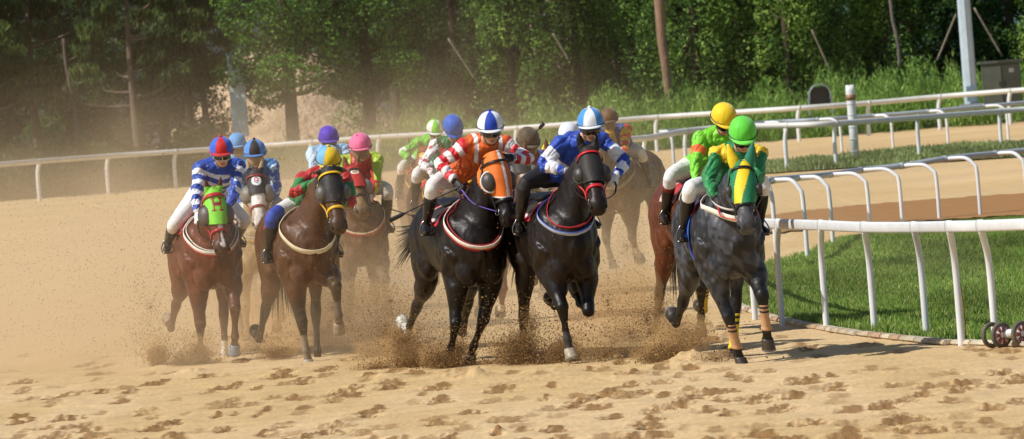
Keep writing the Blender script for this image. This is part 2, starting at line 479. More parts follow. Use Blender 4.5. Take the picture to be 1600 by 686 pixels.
    for key, q in legs.items():
        d = q['d']; fwd = unit(np.cross(Yv, -d)) if True else 0
        fwd = unit(np.cross(Yv, d)); 
        if fwd @ np.array([math.cos(0), 0, 0]) < 0 and abs(d[2]) > .3 and d[2] < 0: fwd = -fwd
        c0 = q['co'] - d * .012; c1 = q['to']
        secs = [(c0, fwd, Yv, .046, .046), (c0 + d * .015 + fwd * .002, fwd, Yv, .050, .049), (c1 - d * .02 + fwd * .012, fwd, Yv, .060, .056), (c1 + fwd * .015, fwd, Yv, .063, .059), (c1 + d * .004 + fwd * .015, fwd, Yv, .055, .050)]
        v, f = loft(secs, 18, pw=2.2)
        cc = np.tile(C(S.get('hooves', {}).get(key, '#2c2723')), (len(v), 1))
        sole = C('#8b8f92'); 
        cc[-18:] = sole; cc[-36:-18] = sole if S.get('shoes', True) else cc[0]
        o_ = obj('hoof', mesh_of('hoof', v, f, cc), hm, R)
        if key in S.get('wraps', {}):
            wb, ws = S['wraps'][key]
            secs = []; a, b = q['kn'], q['fe']; cd = unit(b - a); Lw = np.linalg.norm(b - a)
            fw2 = unit(np.cross(Yv, cd)); cols = []
            for i in range(25):
                t = i / 24; r = .036 + .006 * abs(t - .5) * 2 + (.004 if t > .9 else 0)
                secs.append((a + cd * (Lw * (.24 + .80 * t)), fw2, Yv, r + .004, r)); st_ = (.07 < t < .14) or (.24 < t < .31)
                cols += [C(ws) if st_ else C(wb)] * 16
            v, f = loft(secs, 16, True); obj('leg_wrap', mesh_of('leg_wrap', v, f, np.array(cols)), mat('wrap', rough=.8, bs=60, bump=.3, var=.08), R)
    # eyes, nostrils
    for s in (-1, 1):
        v, f = ellip(POLL + hd * .20 - hu * .055 + hl * s * .098, (.021, .014, .019), HM)
        obj('eye', mesh_of('eye', v, f, C('#0b0705')), mat('eye', rough=.05, var=0, coat=1), R)
        v, f = ellip(POLL + hd * .565 - hu * .028 + hl * s * .066 + hd * .012, (.026, .012, .018), HM)
        obj('nostril', mesh_of('nostril', v, f, C('#070404')), mat('dull', rough=.8, var=0), R)
    # mane
    mg = G(); crest_side = S.get('mane_side', 1)
    hair = C(S.get('hair', '#0d0b0a'))
    for i in range(70):
        t = i / 69
        c = B + nd * (.02 + t * (NL - .03))
        upn = unit(np.cross(nd, Yv)); upn = upn if upn[2] > 0 else -upn
        h = hit(c + upn * .6 + Yv * random.uniform(-.008, .008), -upn)
        if h is None: continue
        p = h[0] - upn * .012
        ln = random.uniform(.07, .14); s_ = crest_side
        q1 = p + upn * .03 + Yv * s_ * .02; q2 = q1 + Yv * s_ * .05 * random.uniform(.5, 1.1) - Zv * ln * .5 - Xv * random.uniform(.02, .1); q3 = q2 - Zv * ln * .5 - Xv * random.uniform(0, .08)
        v, f = path([p, q1, q2, q3], [.012, .012, .009, .002], Xv, 5, 2); mg.add(v, f, hair * random.uniform(.7, 1.5))
    obj('mane', mg, mat('hair', rough=.45, var=.3, vs_=30), R)
    # tail
    tg = G(); tb = np.array([-.95, 0, 1.36 + dz]); fl = S.get('tail', (.0, -.25))
    for i in range(110):
        a = random.uniform(-1, 1); b = random.uniform(-1, 1); e = random.uniform(.7, 1.1)
        p1 = tb + np.array([-.10, .02 * a, .0 + .015 * b]); p2 = p1 + np.array([-.14 * e, .04 * a + fl[0] * .35, -.06 + .04 * b + fl[1] * .2])
        p3 = p2 + np.array([-.12 * e, .05 * a + fl[0] * .5, -.08 + .06 * b + fl[1] * .45]); p4 = p3 + np.array([-.09 * e, .05 * a + fl[0] * .4, -.08 + .08 * b + fl[1] * .35])
        v, f = path([tb + np.array([.06, .01 * a, .01 * b]), p1, p2, p3, p4], [.007, .007, .006, .004, .001], Yv, 5, 2); tg.add(v, f, hair * random.uniform(.7, 1.6))
    obj('tail', tg, mat('hair'), R)

    # ---------------- tack
    def head_band(t0, t1, infl, n=64, arc=math.pi, m=2, thick=.004):
        V = []; F = []
        uvs = []
        for j in range(m + 1):
            t = t0 + (t1 - t0) * j / m
            a, b, off = hsec(t)
            for i in range(n + 1):
                q = -arc + 2 * arc * i / n
                ct, st_ = math.cos(q), math.sin(q); ct = math.copysign(abs(ct) ** (2 / 2.3), ct); st_ = math.copysign(abs(st_) ** (2 / 2.3), st_)
                V.append(POLL + hd * t - hu * off + hu * ct * (a + infl) + hl * st_ * (b + infl)); uvs.append((t, q * (a + b) / 2, q))
        for j in range(m):
            for i in range(n):
                F.append((j * (n + 1) + i, j * (n + 1) + i + 1, (j + 1) * (n + 1) + i + 1, (j + 1) * (n + 1) + i))
        return np.array(V), F, np.array(uvs)
    hood = S.get('hood')
    cupc = S.get('cups')
    if hood:
        t1 = hood.get('t1', .33)
        V, F, uv = head_band(-.045, t1, .010, 96, rad(150), 70)
        # lift over brow/jowl surfaces
        out = []
        ctr = POLL + hd * uv[:, :1] - hu * .07
        V2 = V.copy()
        for i_, (p, c_) in enumerate(zip(V, ctr)):
            dd = unit(p - c_); h = hit(c_ + dd * .30, -dd, .4)
            if h is not None:
                r0 = np.linalg.norm(p - c_); r1 = np.linalg.norm(h[0] - c_) + .006
                if r1 > r0 and r1 < r0 + .045: V2[i_] = c_ + dd * r1
        edge = uv[:, 0] > t1 - .014 if hood.get('trim') else np.zeros(len(uv), bool)
        cc = np.array([hood['fn'](a, b, q) for a, b, q in uv])
        if hood.get('trim'): cc[edge] = C(hood['trim'])
        # scalloped lower edge: longer on the nose
        sc_ = hood.get('scallop', .05)
        V2 += hd[None] * ((uv[:, 0] / t1).clip(0, 1) ** 2 * sc_ * np.cos(uv[:, 2]))[:, None]
        o_ = obj('hood', mesh_of('hood', V2, F, cc), mat('hood_cloth', rough=.65, bs=50, bump=.25, var=.08, dust=.12), R)
        o_.modifiers.new('t', 'SOLIDIFY').thickness = -.004
        if hood.get('ears'):
            for s in (-1, 1):
                e0 = POLL - hd * .01 - hu * .02 + hl * s * .052
                ed = unit(-hd * .55 + hu * .62 + hl * s * .35 + np.array([0, 0, .5]))
                v, f = path([e0, e0 + ed * .06, e0 + ed * .13, e0 + ed * .20], [(.038, .046), (.034, .048), (.024, .032), (.006, .008)], hl, 14, 3)
                obj('ear_cover', mesh_of('ear_cover', v, f, C(hood['ears'][0 if s < 0 else 1])), mat('hood_cloth'), R)
    if cupc:
        cr = S.get('cup_r', .078)
        for s in (-1, 1):
            e = POLL + hd * .215 - hu * .035 + hl * s * .105
            ax = unit(hl * s * .62 + hu * .72 + hd * .1)
            a1 = unit(np.cross(ax, hd)); a2 = np.cross(ax, a1)
            V = []; F = []; nn = 28; mm = 9; cc = []
            for i in range(mm + 1):
                ph = (math.pi / 2) * i / mm
                for j in range(nn):
                    q = 2 * math.pi * j / nn
                    V.append(e + ax * math.cos(ph) * .055 + (a1 * math.cos(q) * .9 + a2 * math.sin(q) * 1.08) * math.sin(ph) * cr); cc.append(C(cupc))
            for i in range(mm):
                for j in range(nn): F.append((i * nn + j, (i + 1) * nn + j, (i + 1) * nn + (j + 1) % nn, i * nn + (j + 1) % nn))
            ob_ = obj('blinker_cup', mesh_of('blinker_cup', V, F, np.array(cc)), mat('cup_mesh', rough=.35, bs=140, bump=.7, var=.12, vs_=14, dust=.22, bd=.004), R)
            V = np.array([e + (a1 * math.cos(q) * .93 + a2 * math.sin(q) * 1.10) * (cr + .004) for q in np.arange(32) * 2 * math.pi / 32])
            gg = G()
            for i in range(32):
                v, f = path([V[i], V[(i + 1) % 32]], [.008, .008], ax, 6, 1, False); gg.add(v, f, C(S.get('cup_rim', '#141414')))
            obj('rim', gg, mat('cup_rim', rough=.5), ob_)
    br = C(S.get('bridle', '#15100d')); gb = G()
    V, F, _ = head_band(.385, .412, .012, 40, math.pi, 1); 
    def strap(V, F, c):
        base_n = len(V); VV = np.concatenate([V, V]); gb.add(V, F, c)
    strap(V, F, br)
    V, F, _ = head_band(.045, .068, .020, 40, rad(120), 1); strap(V, F, C(S.get('brow', S.get('bridle', '#15100d'))))
    for s in (-1, 1):
        pts = []
        for t in (-.01, .08, .17, .27, .36, .45):
            a, b, off = hsec(t); pts.append(POLL + hd * t - hu * (off + .025) + hl * s * (b + .02 + (.02 if .1 < t < .3 else 0)))
        v, f = path(pts, [(.012, .005)] * 6, hl, 6, 3); gb.add(v, f, br)
        v, f = path([pts[0], POLL - hd * .02 + hu * .02 + hl * s * .04, POLL - hd * .03 + hu * .035], [(.010, .006)] * 3, hd, 6, 2); gb.add(v, f, br)
    bo = obj('bridle', gb, mat('leather', rough=.45, var=.15), R); bo.modifiers.new('t', 'SOLIDIFY').thickness = .004
    bits = {}
    gm = G()
    for s in (-1, 1):
        bp = POLL + hd * .475 - hu * .075 + hl * s * .068; bits[s] = bp
        v, f = torus(bp - hu * .01, hl + hd * .2, .030, .0045, 20, 6); gm.add(v, f, C('#9a9a98'))
    v, f = path([bits[-1], bits[1]], [.006, .006], hd, 6); gm.add(v, f, C('#9a9a98'))
    obj('bit', gm, mat('steel', rough=.25, metal=1, var=.1), R)
    # breast collar around the neck base
    cl = S.get('collar')
    ht_ = hit((.36, 0, 3), (0, 0, -1)); zb_ = 1.02 + S.get('cz', 0)
    hb_ = hit((2.5, 0, zb_), (-1, 0, 0), 4)
    ctop = (ht_[0] if ht_ is not None else np.array([.36, 0, 1.5 + dz])) - np.array([0, 0, .05]); cbot = (hb_[0] if hb_ is not None else np.array([.8, 0, zb_]))
    if cbot[0] > 1.0: cbot[0] = .86
    vdir = unit(ctop - cbot); cc0 = (ctop + cbot) / 2
    def ringband(c0, vd, ld, wid, cols, off=.008, drop=0, name='breast_collar', rr=.8, squeeze=1):
        n = 72; pn = unit(np.cross(vd, ld)); V = []; cc = []
        m = len(cols)
        prev = None
        pts = []
        for i in range(n):
            q = 2 * math.pi * i / n
            dd = unit(math.cos(q) * vd + math.sin(q) * ld)
            h = hit(c0 + dd * rr, -dd, rr)
            pts.append(h[0] if h is not None else (pts[-1] if pts else c0 + dd * .3))
        pts = np.array(pts)
        rads_ = np.linalg.norm(pts - c0, axis=1); med = np.median(rads_)
        rads_ = np.clip(rads_, med * .6, med * 1.7)
        for _ in range(12): rads_ = np.maximum(rads_, (np.roll(rads_, 1) + np.roll(rads_, -1)) / 2)
        for i in range(n):
            q = 2 * math.pi * i / n; dd = unit(math.cos(q) * vd + math.sin(q) * ld)
            p = c0 + dd * (rads_[i] + off)
            p = p + np.array([.0, 0, -drop * max(0, -math.cos(q)) ** 2]) 
            for j in range(m + 1):
                for e in (0, 1):
                    V.append(p + pn * wid * (j / m - .5) + dd * (.007 if e else 0)); cc.append(C(cols[min(j, m - 1)]))
        st_ = 2 * (m + 1); F = []
        for i in range(n):
            a, b = i * st_, ((i + 1) % n) * st_
            for j in range(m):
                F.append((a + 2 * j + 1, b + 2 * j + 1, b + 2 * j + 3, a + 2 * j + 3)); F.append((a + 2 * j, a + 2 * j + 2, b + 2 * j + 2, b + 2 * j))
            F.append((a, b, b + 1, a + 1)); F.append((a + 2 * m, a + 2 * m + 1, b + 2 * m + 1, b + 2 * m))
        return obj(name, mesh_of(name, V, F, np.array(cc)), mat('strap_cloth', rough=.6, bs=40, bump=.15, var=.12, dust=.18), R)
    if cl:
        ringband(cc0, vdir, Yv, cl.get('w', .05), cl['cols'])
        if cl.get('second'):
            ringband(cc0 + np.array([-.01, 0, .07]), unit(vdir + np.array([.12, 0, 0])), Yv, .018, cl['second'], name='neck_strap')
    if S.get('girth'):
        ringband(np.array([.20, 0, 1.17 + dz]), Zv, Yv, .075, [S['girth']], name='girth', off=.004)
    # saddle cloth
    sc = S.get('cloth')
    if sc:
        V = []; cc = []; na, nx = 44, 26
        ok = True
        x0, x1 = sc.get('x', (-.30, .24))
        for i in range(nx + 1):
            x = x0 + (x1 - x0) * i / nx
            for j in range(na + 1):
                q = rad(-62 + 124 * j / na); dd = np.array([0, math.sin(q), math.cos(q)])
                h = hit(np.array([x, 0, 1.22 + dz]) + dd * .8, -dd)
                p = h[0] if h is not None else np.array([x, 0, 1.22 + dz]) + dd * .3
                V.append(p + dd * (.012 + .004 * math.sin(x * 60 + q * 9)))
                e = min(i, nx - i) / nx * (x1 - x0); e2 = min(j, na - j) / na * .6
                cc.append(C(sc['trim']) if min(e, e2) < .028 else C(sc.get('stripe', sc['col'])) if min(e, e2) < .06 else C(sc['col']))
        F = [(i * (na + 1) + j, (i + 1) * (na + 1) + j, (i + 1) * (na + 1) + j + 1, i * (na + 1) + j + 1) for i in range(nx) for j in range(na)]
        o_ = obj('saddle_cloth', mesh_of('saddle_cloth', V, F, np.array(cc)), mat('strap_cloth'), R); o_.modifiers.new('t', 'SOLIDIFY').thickness = .008
        topz = hit((-.03, 0, 3), (0, 0, -1))[0][2]
        v, f = path([(.16, 0, topz + .05), (.10, 0, topz + .035), (-.02, 0, topz + .02), (-.16, 0, topz + .045), (-.24, 0, topz + .07)], [(.012, .05), (.03, .10), (.03, .13), (.03, .14), (.012, .10)], Yv, 16, 3)
        obj('saddle', mesh_of('saddle', v, f, C(S.get('saddlec', '#16110f'))), mat('leather'), R)
    R['_'] = 0; del R['_']
    return dict(root=R, th=th, yaw=yaw, POLL=POLL, hd=hd, hl=hl, hu=hu, bits=bits, hit=hit, dz=dz, k=k, S=S, B=B, nd=nd)
# ------------------------------------------------------------------ jockeys
def ik(A, Bp, l1, l2, pole):
    A = np.asarray(A, float); Bp = np.asarray(Bp, float)
    d = Bp - A; L = np.linalg.norm(d); L2 = min(L, (l1 + l2) * .995); dn = d / L
    x = (l1 * l1 - l2 * l2 + L2 * L2) / (2 * L2); h = math.sqrt(max(l1 * l1 - x * x, 0))
    pole = np.asarray(pole, float); pole = unit(pole - dn * (pole @ dn))
    return A + dn * x + pole * h, A + dn * L2

def hand(g, W, d, out, s, c=None, grow=0):
    """relaxed fist round the reins: palm, four fingers, thumb. W wrist, d forearm dir, out = knuckle side"""
    d = unit(d); out = unit(out - d * (out @ d)); lt = np.cross(d, out)
    c = (.5, .5, .5) if c is None else c
    v, f = path([W - d * .02, W + d * .02, W + d * .055, W + d * .085], [(.020 + grow, .028 + grow), (.018 + grow, .038 + grow), (.017 + grow, .042 + grow), (.013 + grow, .036 + grow)], lt, 10, 2); g.add(v, f, c)
    for i, (o, L) in enumerate(((-.032, .9), (-.011, 1.05), (.011, 1.0), (.031, .8))):
        a = W + d * .075 + lt * o; L *= .036
        v, f = path([a, a + d * L * .9 + out * .006, a + d * L * 1.15 - out * L * .75, a + d * L * .3 - out * L * 1.15], [.0105 + grow, .010 + grow, .009 + grow, .008 + grow], lt, 8, 2); g.add(v, f, c)
    a = W + d * .025 + lt * s * .030
    v, f = path([a, a + lt * s * .016 + d * .022 - out * .012, a + lt * s * .004 + d * .045 - out * .026], [.013 + grow, .0115 + grow, .009 + grow], out, 8, 2); g.add(v, f, c)

def make_jockey(Hh, J):
    th = Hh['th']; dz = Hh['dz']; yaw = Hh['yaw']
    lift = J.get('lift', .12); fwd = J.get('fwd', 0); lx = J.get('lx', 0)
    # world-right direction expressed in the local frame
    wr = np.array([math.cos(-th), math.sin(-th), 0])
    Y = np.array([0, 1., 0]); Z = np.array([0, 0, 1.])
    off = np.array([.10, 0, 1.05])
    kk = Hh['k']
    rt = np.array(Hh['root'].location)
    wf = np.array([math.cos(-th - math.pi / 2), math.sin(-th - math.pi / 2), 0])     # world -Y (towards the lens) in local axes
    def px2loc(px, dep):
        t_ = dp(px[0], px[1], rt[1] - dep) - rt
        return np.array([math.cos(th) * t_[0] + math.sin(th) * t_[1], -math.sin(th) * t_[0] + math.cos(th) * t_[1], t_[2]])
    top = px2loc(J['top'], .68)
    nb = np.array([.40 + fwd, 0, top[2] - J.get('nk', .255)])
    lat_ = (top - nb) @ wr; nb = nb + wr * lat_ * .85
    nb[2] = top[2] - J.get('nk', .255)
    hipc = np.array([nb[0] - .42, float(np.clip(nb[1] * .35, -.05, .05)), nb[2] - J.get('rise', .32)])
    spine = unit(nb - hipc)
    sh = {s: nb - spine * .06 + Y * s * .190 - Z * .015 + J.get('shl', {}).get(s, 0) * Z for s in (-1, 1)}
    hp_ = {s: hipc + Y * s * .085 for s in (-1, 1)}
    hands = {}
    for s in (-1, 1):
        hd_ = J.get('hands', {}).get(s)
        base = Hh['B'] + Hh['nd'] * .30
        h0 = Hh['POLL'] * kk * .42 + Hh['B'] * kk * .58 + Y * s * .15 + Z * .02 - np.array([.02, 0, 0]) if hd_ is None else px2loc(hd_, .60)
        hands[s] = h0
    el = {}; wr_ = {}
    for s in (-1, 1):
        el[s], wr_[s] = ik(sh[s], hands[s], .285, .265, (-.10, s * 1.0, -.45))
    kn = {}; an = {}
    for s in (-1, 1):
        a0 = np.array([.12, s * .335, hp_[s][2] - J.get('legz', .42)])
        pole_ = (1, s * .55, .25)
        if J.get('tuck'): a0 = np.array([-.20, s * .36, hp_[s][2] - .46]); pole_ = (1, s * .7, -.45)
        kn[s], an[s] = ik(hp_[s], a0, .42, .43, pole_)
    face_yaw = rad(J.get('fy', 0) - yaw); fp = rad(J.get('fp', 12))
    fd = np.array([math.cos(face_yaw) * math.cos(fp), math.sin(face_yaw) * math.cos(fp), -math.sin(fp)])
    fl = np.array([-math.sin(face_yaw), math.cos(face_yaw), 0]); fu = np.cross(fd, fl)
    if fu[2] < 0: fu = -fu
    hc = px2loc(J['top'], .68) - fu * .178 + fd * .015
    FM = np.stack([fd, fl, fu], 1)
    R = thing('person', J['label'], 'jockey', np.array(Hh['root'].location) + (math.cos(th) * off[0], math.sin(th) * off[0], off[2]), th, 'jockeys riding in the race')
    def W(v): return np.asarray(v) - off
    skin = C(J.get('skin', '#d8aa8a'))
    # ---- body
    g = G()
    gA = 0.0
    def torso(gr, x):
        v, f = path([hipc - spine * .10, hipc, hipc + spine * .16, hipc + spine * .34, nb - spine * .06, nb - spine * .0], [(.08 + x, .12 + x), (.115 + x, .155 + x), (.105 + x, .140 + x), (.12 + x, .165 + x), (.095 + x, .165 + x), (.05 + x, .08 + x)], Y, 18, 3); gr.add(v, f)
    def arms(gr, x, cut=1.0):
        for s in (-1, 1):
            v, f = ellip(sh[s], (.065 + x, .068 + x, .065 + x)); gr.add(v, f)
            e = wr_[s]
            v, f = path([nb - spine * .07 + Y * s * .08, sh[s], (sh[s] + el[s]) / 2, el[s], el[s] * .6 + e * .4, e * cut + el[s] * (1 - cut)], [.06 + x, .060 + x, .050 + x, .043 + x, .042 + x, .028 + x], (1, 0, 0), 12, 3); gr.add(v, f)
    def legs(gr, x, t=1.0):
        for s in (-1, 1):
            v, f = path([hp_[s] + (hipc - hp_[s]) * .3 - spine * .03, hp_[s], (hp_[s] * .5 + kn[s] * .5), kn[s], kn[s] * .7 + an[s] * .3, kn[s] * (1 - t) + an[s] * t][:6], [.10 + x, .105 + x, .083 + x, .060 + x, .056 + x, .036 + x], Y, 14, 3); gr.add(v, f)
            v, f = ellip(hipc - spine * .03 + Y * s * .075 - unit(np.cross(Y, spine)) * .0, (.115 + x, .10 + x, .11 + x)); gr.add(v, f)
    torso(g, -.034); arms(g, -.018); legs(g, -.010)
    v, f = path([nb - spine * .05, nb + (hc - nb) * .45, hc - fu * .045 - fd * .025], [.058, .053, .055], fl, 12, 2); g.add(v, f)
    def hp(x, y, z): return hc + fd * x + fl * y + fu * z
    for c_, r in (((0, 0, .02), (.095, .074, .092)), ((.030, 0, -.055), (.062, .056, .075)), ((.058, 0, -.098), (.026, .030, .022)), ((.062, .030, -.032), (.026, .024, .024)), ((.062, -.030, -.032), (.026, .024, .024)), ((.078, 0, .018), (.018, .055, .012)), ((.078, 0, -.076), (.014, .026, .014))):
        v, f = ellip(hp(*c_), r, FM, 16, 10); g.add(v, f)
    v, f = path([hp(.085, 0, .012), hp(.104, 0, -.022), hp(.108, 0, -.040), hp(.088, 0, -.048)], [(.009, .010), (.012, .013), (.013, .018), (.008, .012)], fl, 8, 2); g.add(v, f)
    for s in (-1, 1):
        v, f = ellip(hp(-.01, s * .077, -.012), (.018, .010, .028), FM); g.add(v, f)
        hand(g, wr_[s], wr_[s] - el[s], np.array([.3, s * .8, .5]), -s)
        fo = np.array([1, s * .25, .02 + J.get('toe', .0)])
        v, f = path([an[s] - unit(fo) * .05 - Z * .05, an[s] - Z * .055 + unit(fo) * .04, an[s] - Z * .065 + unit(fo) * .10], [(.022, .022), (.026, .028), (.014, .024)], Y, 10, 2); g.add(v, f)
        v, f = path([an[s] + Z * .03, an[s] - Z * .05], [.036, .032], Y, 10); g.add(v, f)
    me = remesh(g, .0085, 2, 'body')
    P = co(me); rel = (P - hc) @ FM
    col = np.tile(skin, (len(P), 1))
    lip = (rel[:, 0] > .07) & (abs(rel[:, 1]) < .024) & (abs(rel[:, 2] + .076) < .010)
    col[lip] = skin * np.array([.75, .42, .40])
    brow = (rel[:, 0] > .05) & (abs(abs(rel[:, 1]) - .03) < .018) & (abs(rel[:, 2] - .022) < .005)
    col[brow] = (.03, .02, .015)
    setcol(me, col); me.vertices.foreach_set('co', W(P).ravel()); me.update()
    obj('body', me, mat('skin%d' % int(J.get('dust', .1) * 10), rough=.5, bs=80, bump=.1, var=.1, dust=J.get('dust', .1) * .8), R)
    for s in (-1, 1):
        v, f = ellip(hp(.079, s * .029, -.002), (.011, .012, .010), FM, 12, 8)
        cc = np.tile(C('#cfc8c0'), (len(v), 1)); r2 = (v - hp(.079, s * .029, -.002)) @ FM
        cc[r2[:, 0] > .008] = C('#20120a'); 
        obj('eye', mesh_of('eye', W(v), f, cc), mat('eye'), R)
    # ---- jersey
    dd = J.get('dust', .1)
    cm = mat('silks%d' % int(dd * 100), rough=.50, bs=7, bump=.6, var=.06, dust=dd, sheen=.2, stretch=(1, 1, 1.6), bd=.04)
    g = G(); 
    v, f = path([hipc + spine * .0, hipc + spine * .16, hipc + spine * .34, nb - spine * .06, nb + spine * .015 + Z * .02], [(.140, .175), (.140, .172), (.150, .195), (.120, .190), (.064, .078)], Y, 20, 3); g.add(v, f)
    arms(g, .019, .93)
    me = remesh(g, .0075, 3, 'jersey'); P = co(me); N = nrm(me)
    # cloth folds as relief
    fold = .024 * (vnoise(P[:, 0] * 12 + P[:, 1] * 7, P[:, 2] * 9, 5) - .5) + .020 * (vnoise(P[:, 1] * 9 + 30 + P[:, 2] * 4, P[:, 2] * 19 + P[:, 0] * 12, 8) - .5)
    for s in (-1, 1):
        t, d = seg_param(P, el[s] * .9 + sh[s] * .1, el[s] * .9 + wr_[s] * .1)
        fold += .005 * np.sin(P[:, 2] * 160 + P[:, 0] * 60) * np.exp(-(d / .08) ** 2)
    for f_, am, sd_ in ((8, .016, 21), (13, .010, 22)):
        nn_ = vnoise(P[:, 0] * f_ + P[:, 1] * f_ * .7 + 50, P[:, 2] * f_ * 1.1 - P[:, 1] * f_ * .8 + 50, sd_)
        fold -= am * (1 - abs(2 * nn_ - 1)) ** 7
    P2 = P + N * fold[:, None]
    best = np.full(len(P), 1e9); reg = np.zeros(len(P), int); tt = np.zeros(len(P))
    t, d = seg_param(P, hipc, nb - spine * .02); d = d / .155; reg[:] = 0; tt[:] = t; best[:] = d
    for s, rg in ((-1, 1), (1, 2)):
        t1, d1 = seg_param(P, sh[s] + spine * .0, el[s]); t2, d2 = seg_param(P, el[s], wr_[s])
        da = np.minimum(d1 / .062, d2 / .055); ta = np.where(d1 / .062 < d2 / .055, t1 * .52, .52 + t2 * .48)
        k = (da < best) & (abs(P[:, 1] - nb[1]) > .11); reg[k] = rg; tt[k] = ta[k]; best[k] = da[k]
    sd = np.cross(spine, Y)
    Q = np.stack([(P - nb) @ spine, (P - nb) @ Y, (P - nb) @ unit(sd)], 1)
    col = np.array([J['silk'](r, a, q, p) for r, a, q, p in zip(reg, tt, Q, P - nb)])
    setcol(me, col); me.vertices.foreach_set('co', W(P2).ravel()); me.update()
    obj('jersey', me, cm, R)
    # collar
    v, f = torus(nb + spine * .02 + Z * .03, unit(hc - nb), .060, .012, 24, 8); obj('collar', mesh_of('collar', W(v), f, C(J.get('collar', '#e8e8e8'))), cm, R)
    # ---- breeches
    g = G(); legs(g, .006, .32)
    v, f = path([hipc - spine * .10, hipc, hipc + spine * .10], [(.09, .13), (.122, .158), (.112, .146)], Y, 18, 3); g.add(v, f)
    me = remesh(g, .011, 2, 'breeches'); P = co(me); N = nrm(me)
    P2 = P + N * (.006 * (vnoise(P[:, 0] * 20, P[:, 2] * 26 + P[:, 1] * 9, 15) - .5))[:, None]
    c1 = np.tile(C(J.get('breeches', '#dedcd8')), (len(P), 1))
    if J.get('knee'):
        for s in (-1, 1):
            t, d = seg_param(P, hp_[s], kn[s]); t2, d2 = seg_param(P, kn[s], an[s])
            c1[((t > .72) & (d < .12)) | (d2 < .08)] = C(J['knee'])
    setcol(me, c1); me.vertices.foreach_set('co', W(P2).ravel()); me.update()
    obj('breeches', me, mat('breech%d' % int(dd * 100), rough=.65, bs=8, bump=.4, var=.06, dust=dd, bd=.02), R)
    # ---- boots
    for s in (-1, 1):
        g = G(); sk = unit(an[s] - kn[s]); top = kn[s] + sk * .105
        fo = unit(np.array([1, s * .25, J.get('toe', .0)]))
        v, f = path([top, kn[s] + sk * .2, an[s] - sk * .07, an[s], an[s] - Z * .045], [(.066, .064), (.064, .062), (.047, .045), (.045, .042), (.042, .040)], Y, 14, 3); g.add(v, f)
        v, f = path([an[s] - fo * .065 - Z * .045, an[s] - fo * .03 - Z * .05, an[s] + fo * .04 - Z * .055, an[s] + fo * .12 - Z * .072, an[s] + fo * .18 - Z * .078], [(.030, .026), (.040, .036), (.042, .040), (.028, .042), (.012, .022)], Y, 12, 3); g.add(v, f)
        me = remesh(g, .010, 2, 'boot'); P = co(me); c1 = np.tile(C(J.get('boots', '#111113')), (len(P), 1))
        if J.get('boot_top'):
            t, d = seg_param(P, kn[s], an[s]); c1[t < .38] = C(J['boot_top'])
        setcol(me, c1); me.vertices.foreach_set('co', W(P).ravel()); me.update()
        b = obj('boot', me, mat('boot%d' % int(dd * 10), rough=.28, bs=30, bump=.2, var=.2, dust=dd * .8), R)
        v, f = box(an[s] - Z * .105 + fo * .0, (.24, .07, .012), math.atan2(fo[1], fo[0])); obj('sole', mesh_of('sole', W(v), f, C('#1a1512'), False), mat('dull'), b)
        # stirrup on the horse
        q = (an[s] - Z * .10 + fo * .05) / kk
        gg = G(); up = unit(np.array([-.02, -s * .05, 1]))
        v, f = path([q - Y * .05, q - Y * .055 + Z * .06, q + Z * .135, q + Y * .055 + Z * .06, q + Y * .05, q - Y * .05], [.006] * 6, (1, 0, 0), 6, 3); gg.add(v, f, C('#8c8c8a'))
        obj('stirrup', gg, mat('steel'), Hh['root'])
        v, f = path([q + Z * .135, q * .5 + np.array([.05, s * .26, 1.42 + dz]) * .5 + Z * .05, np.array([.03, s * .20, 1.38 + dz])], [(.012, .004)] * 3, Y, 6, 2)
        obj('stirrup_leather', mesh_of('stirrup_leather', v, f, C('#1b1512')), mat('leather'), Hh['root'])
    # ---- gloves
    for s in (-1, 1):
        g = G(); hand(g, wr_[s], wr_[s] - el[s], np.array([.3, s * .8, .5]), -s, C(J.get('gloves', '#e4e4e4')), .0035)
        v, f = path([wr_[s] - unit(wr_[s] - el[s]) * .05, wr_[s]], [.036, .032], (1, 0, 0), 12); g.add(v, f, C(J.get('gloves', '#e4e4e4')))
        vv = W(g.V()); obj('glove', mesh_of('glove', vv, g.f, g.Cc()), mat('glove', rough=.6, bs=60, bump=.2, dust=dd), R)
    # ---- helmet
    hr = (.138, .117, .132); hcn = hp(-.012, 0, .046)
    V = []; F = []; nn = 72; mm = 20; cc = []
    for i in range(mm + 1):
        ph = rad(98) * i / mm
        for j in range(nn):
            q = 2 * math.pi * j / nn
            z = math.cos(ph); r = math.sin(ph) ** .92 if ph < math.pi / 2 else math.sin(ph)
            x = r * math.cos(q); y = r * math.sin(q)
            zz = z * hr[2] - (.022 if (ph > rad(92) and abs(y) > .2 and x < .5) else 0)
            # seams between the silk panels
            sm_ = math.exp(-((((q / (math.pi / 3))) % 1 - .5) / .03) ** 2) * min(1, ph * 2); sm = 1 + .012 * sm_ + .006 * math.cos(q * 6 + 1) * math.sin(ph) + .007 * math.sin(q * 5 + ph * 7)
            V.append(hcn + (fd * x * hr[0] + fl * y * hr[1]) * sm + fu * zz)
            cc.append(J['cap'](q, ph) * (1 - .25 * sm_))
    for i in range(mm):
        for j in range(nn): F.append((i * nn + j, (i + 1) * nn + j, (i + 1) * nn + (j + 1) % nn, i * nn + (j + 1) % nn))
    ho = obj('helmet', mesh_of('helmet', W(V), F, np.array(cc)), mat('satin%d' % int(dd * 100), rough=.6, bs=14, bump=.35, var=.07, spec=.3, dust=max(dd - .05, 0) if not J.get('capdust') else J['capdust'], sheen=.3), R)
    ho.modifiers.new('t', 'SOLIDIFY').thickness = -.004
    # brim
    V = []; F = []; cc = []
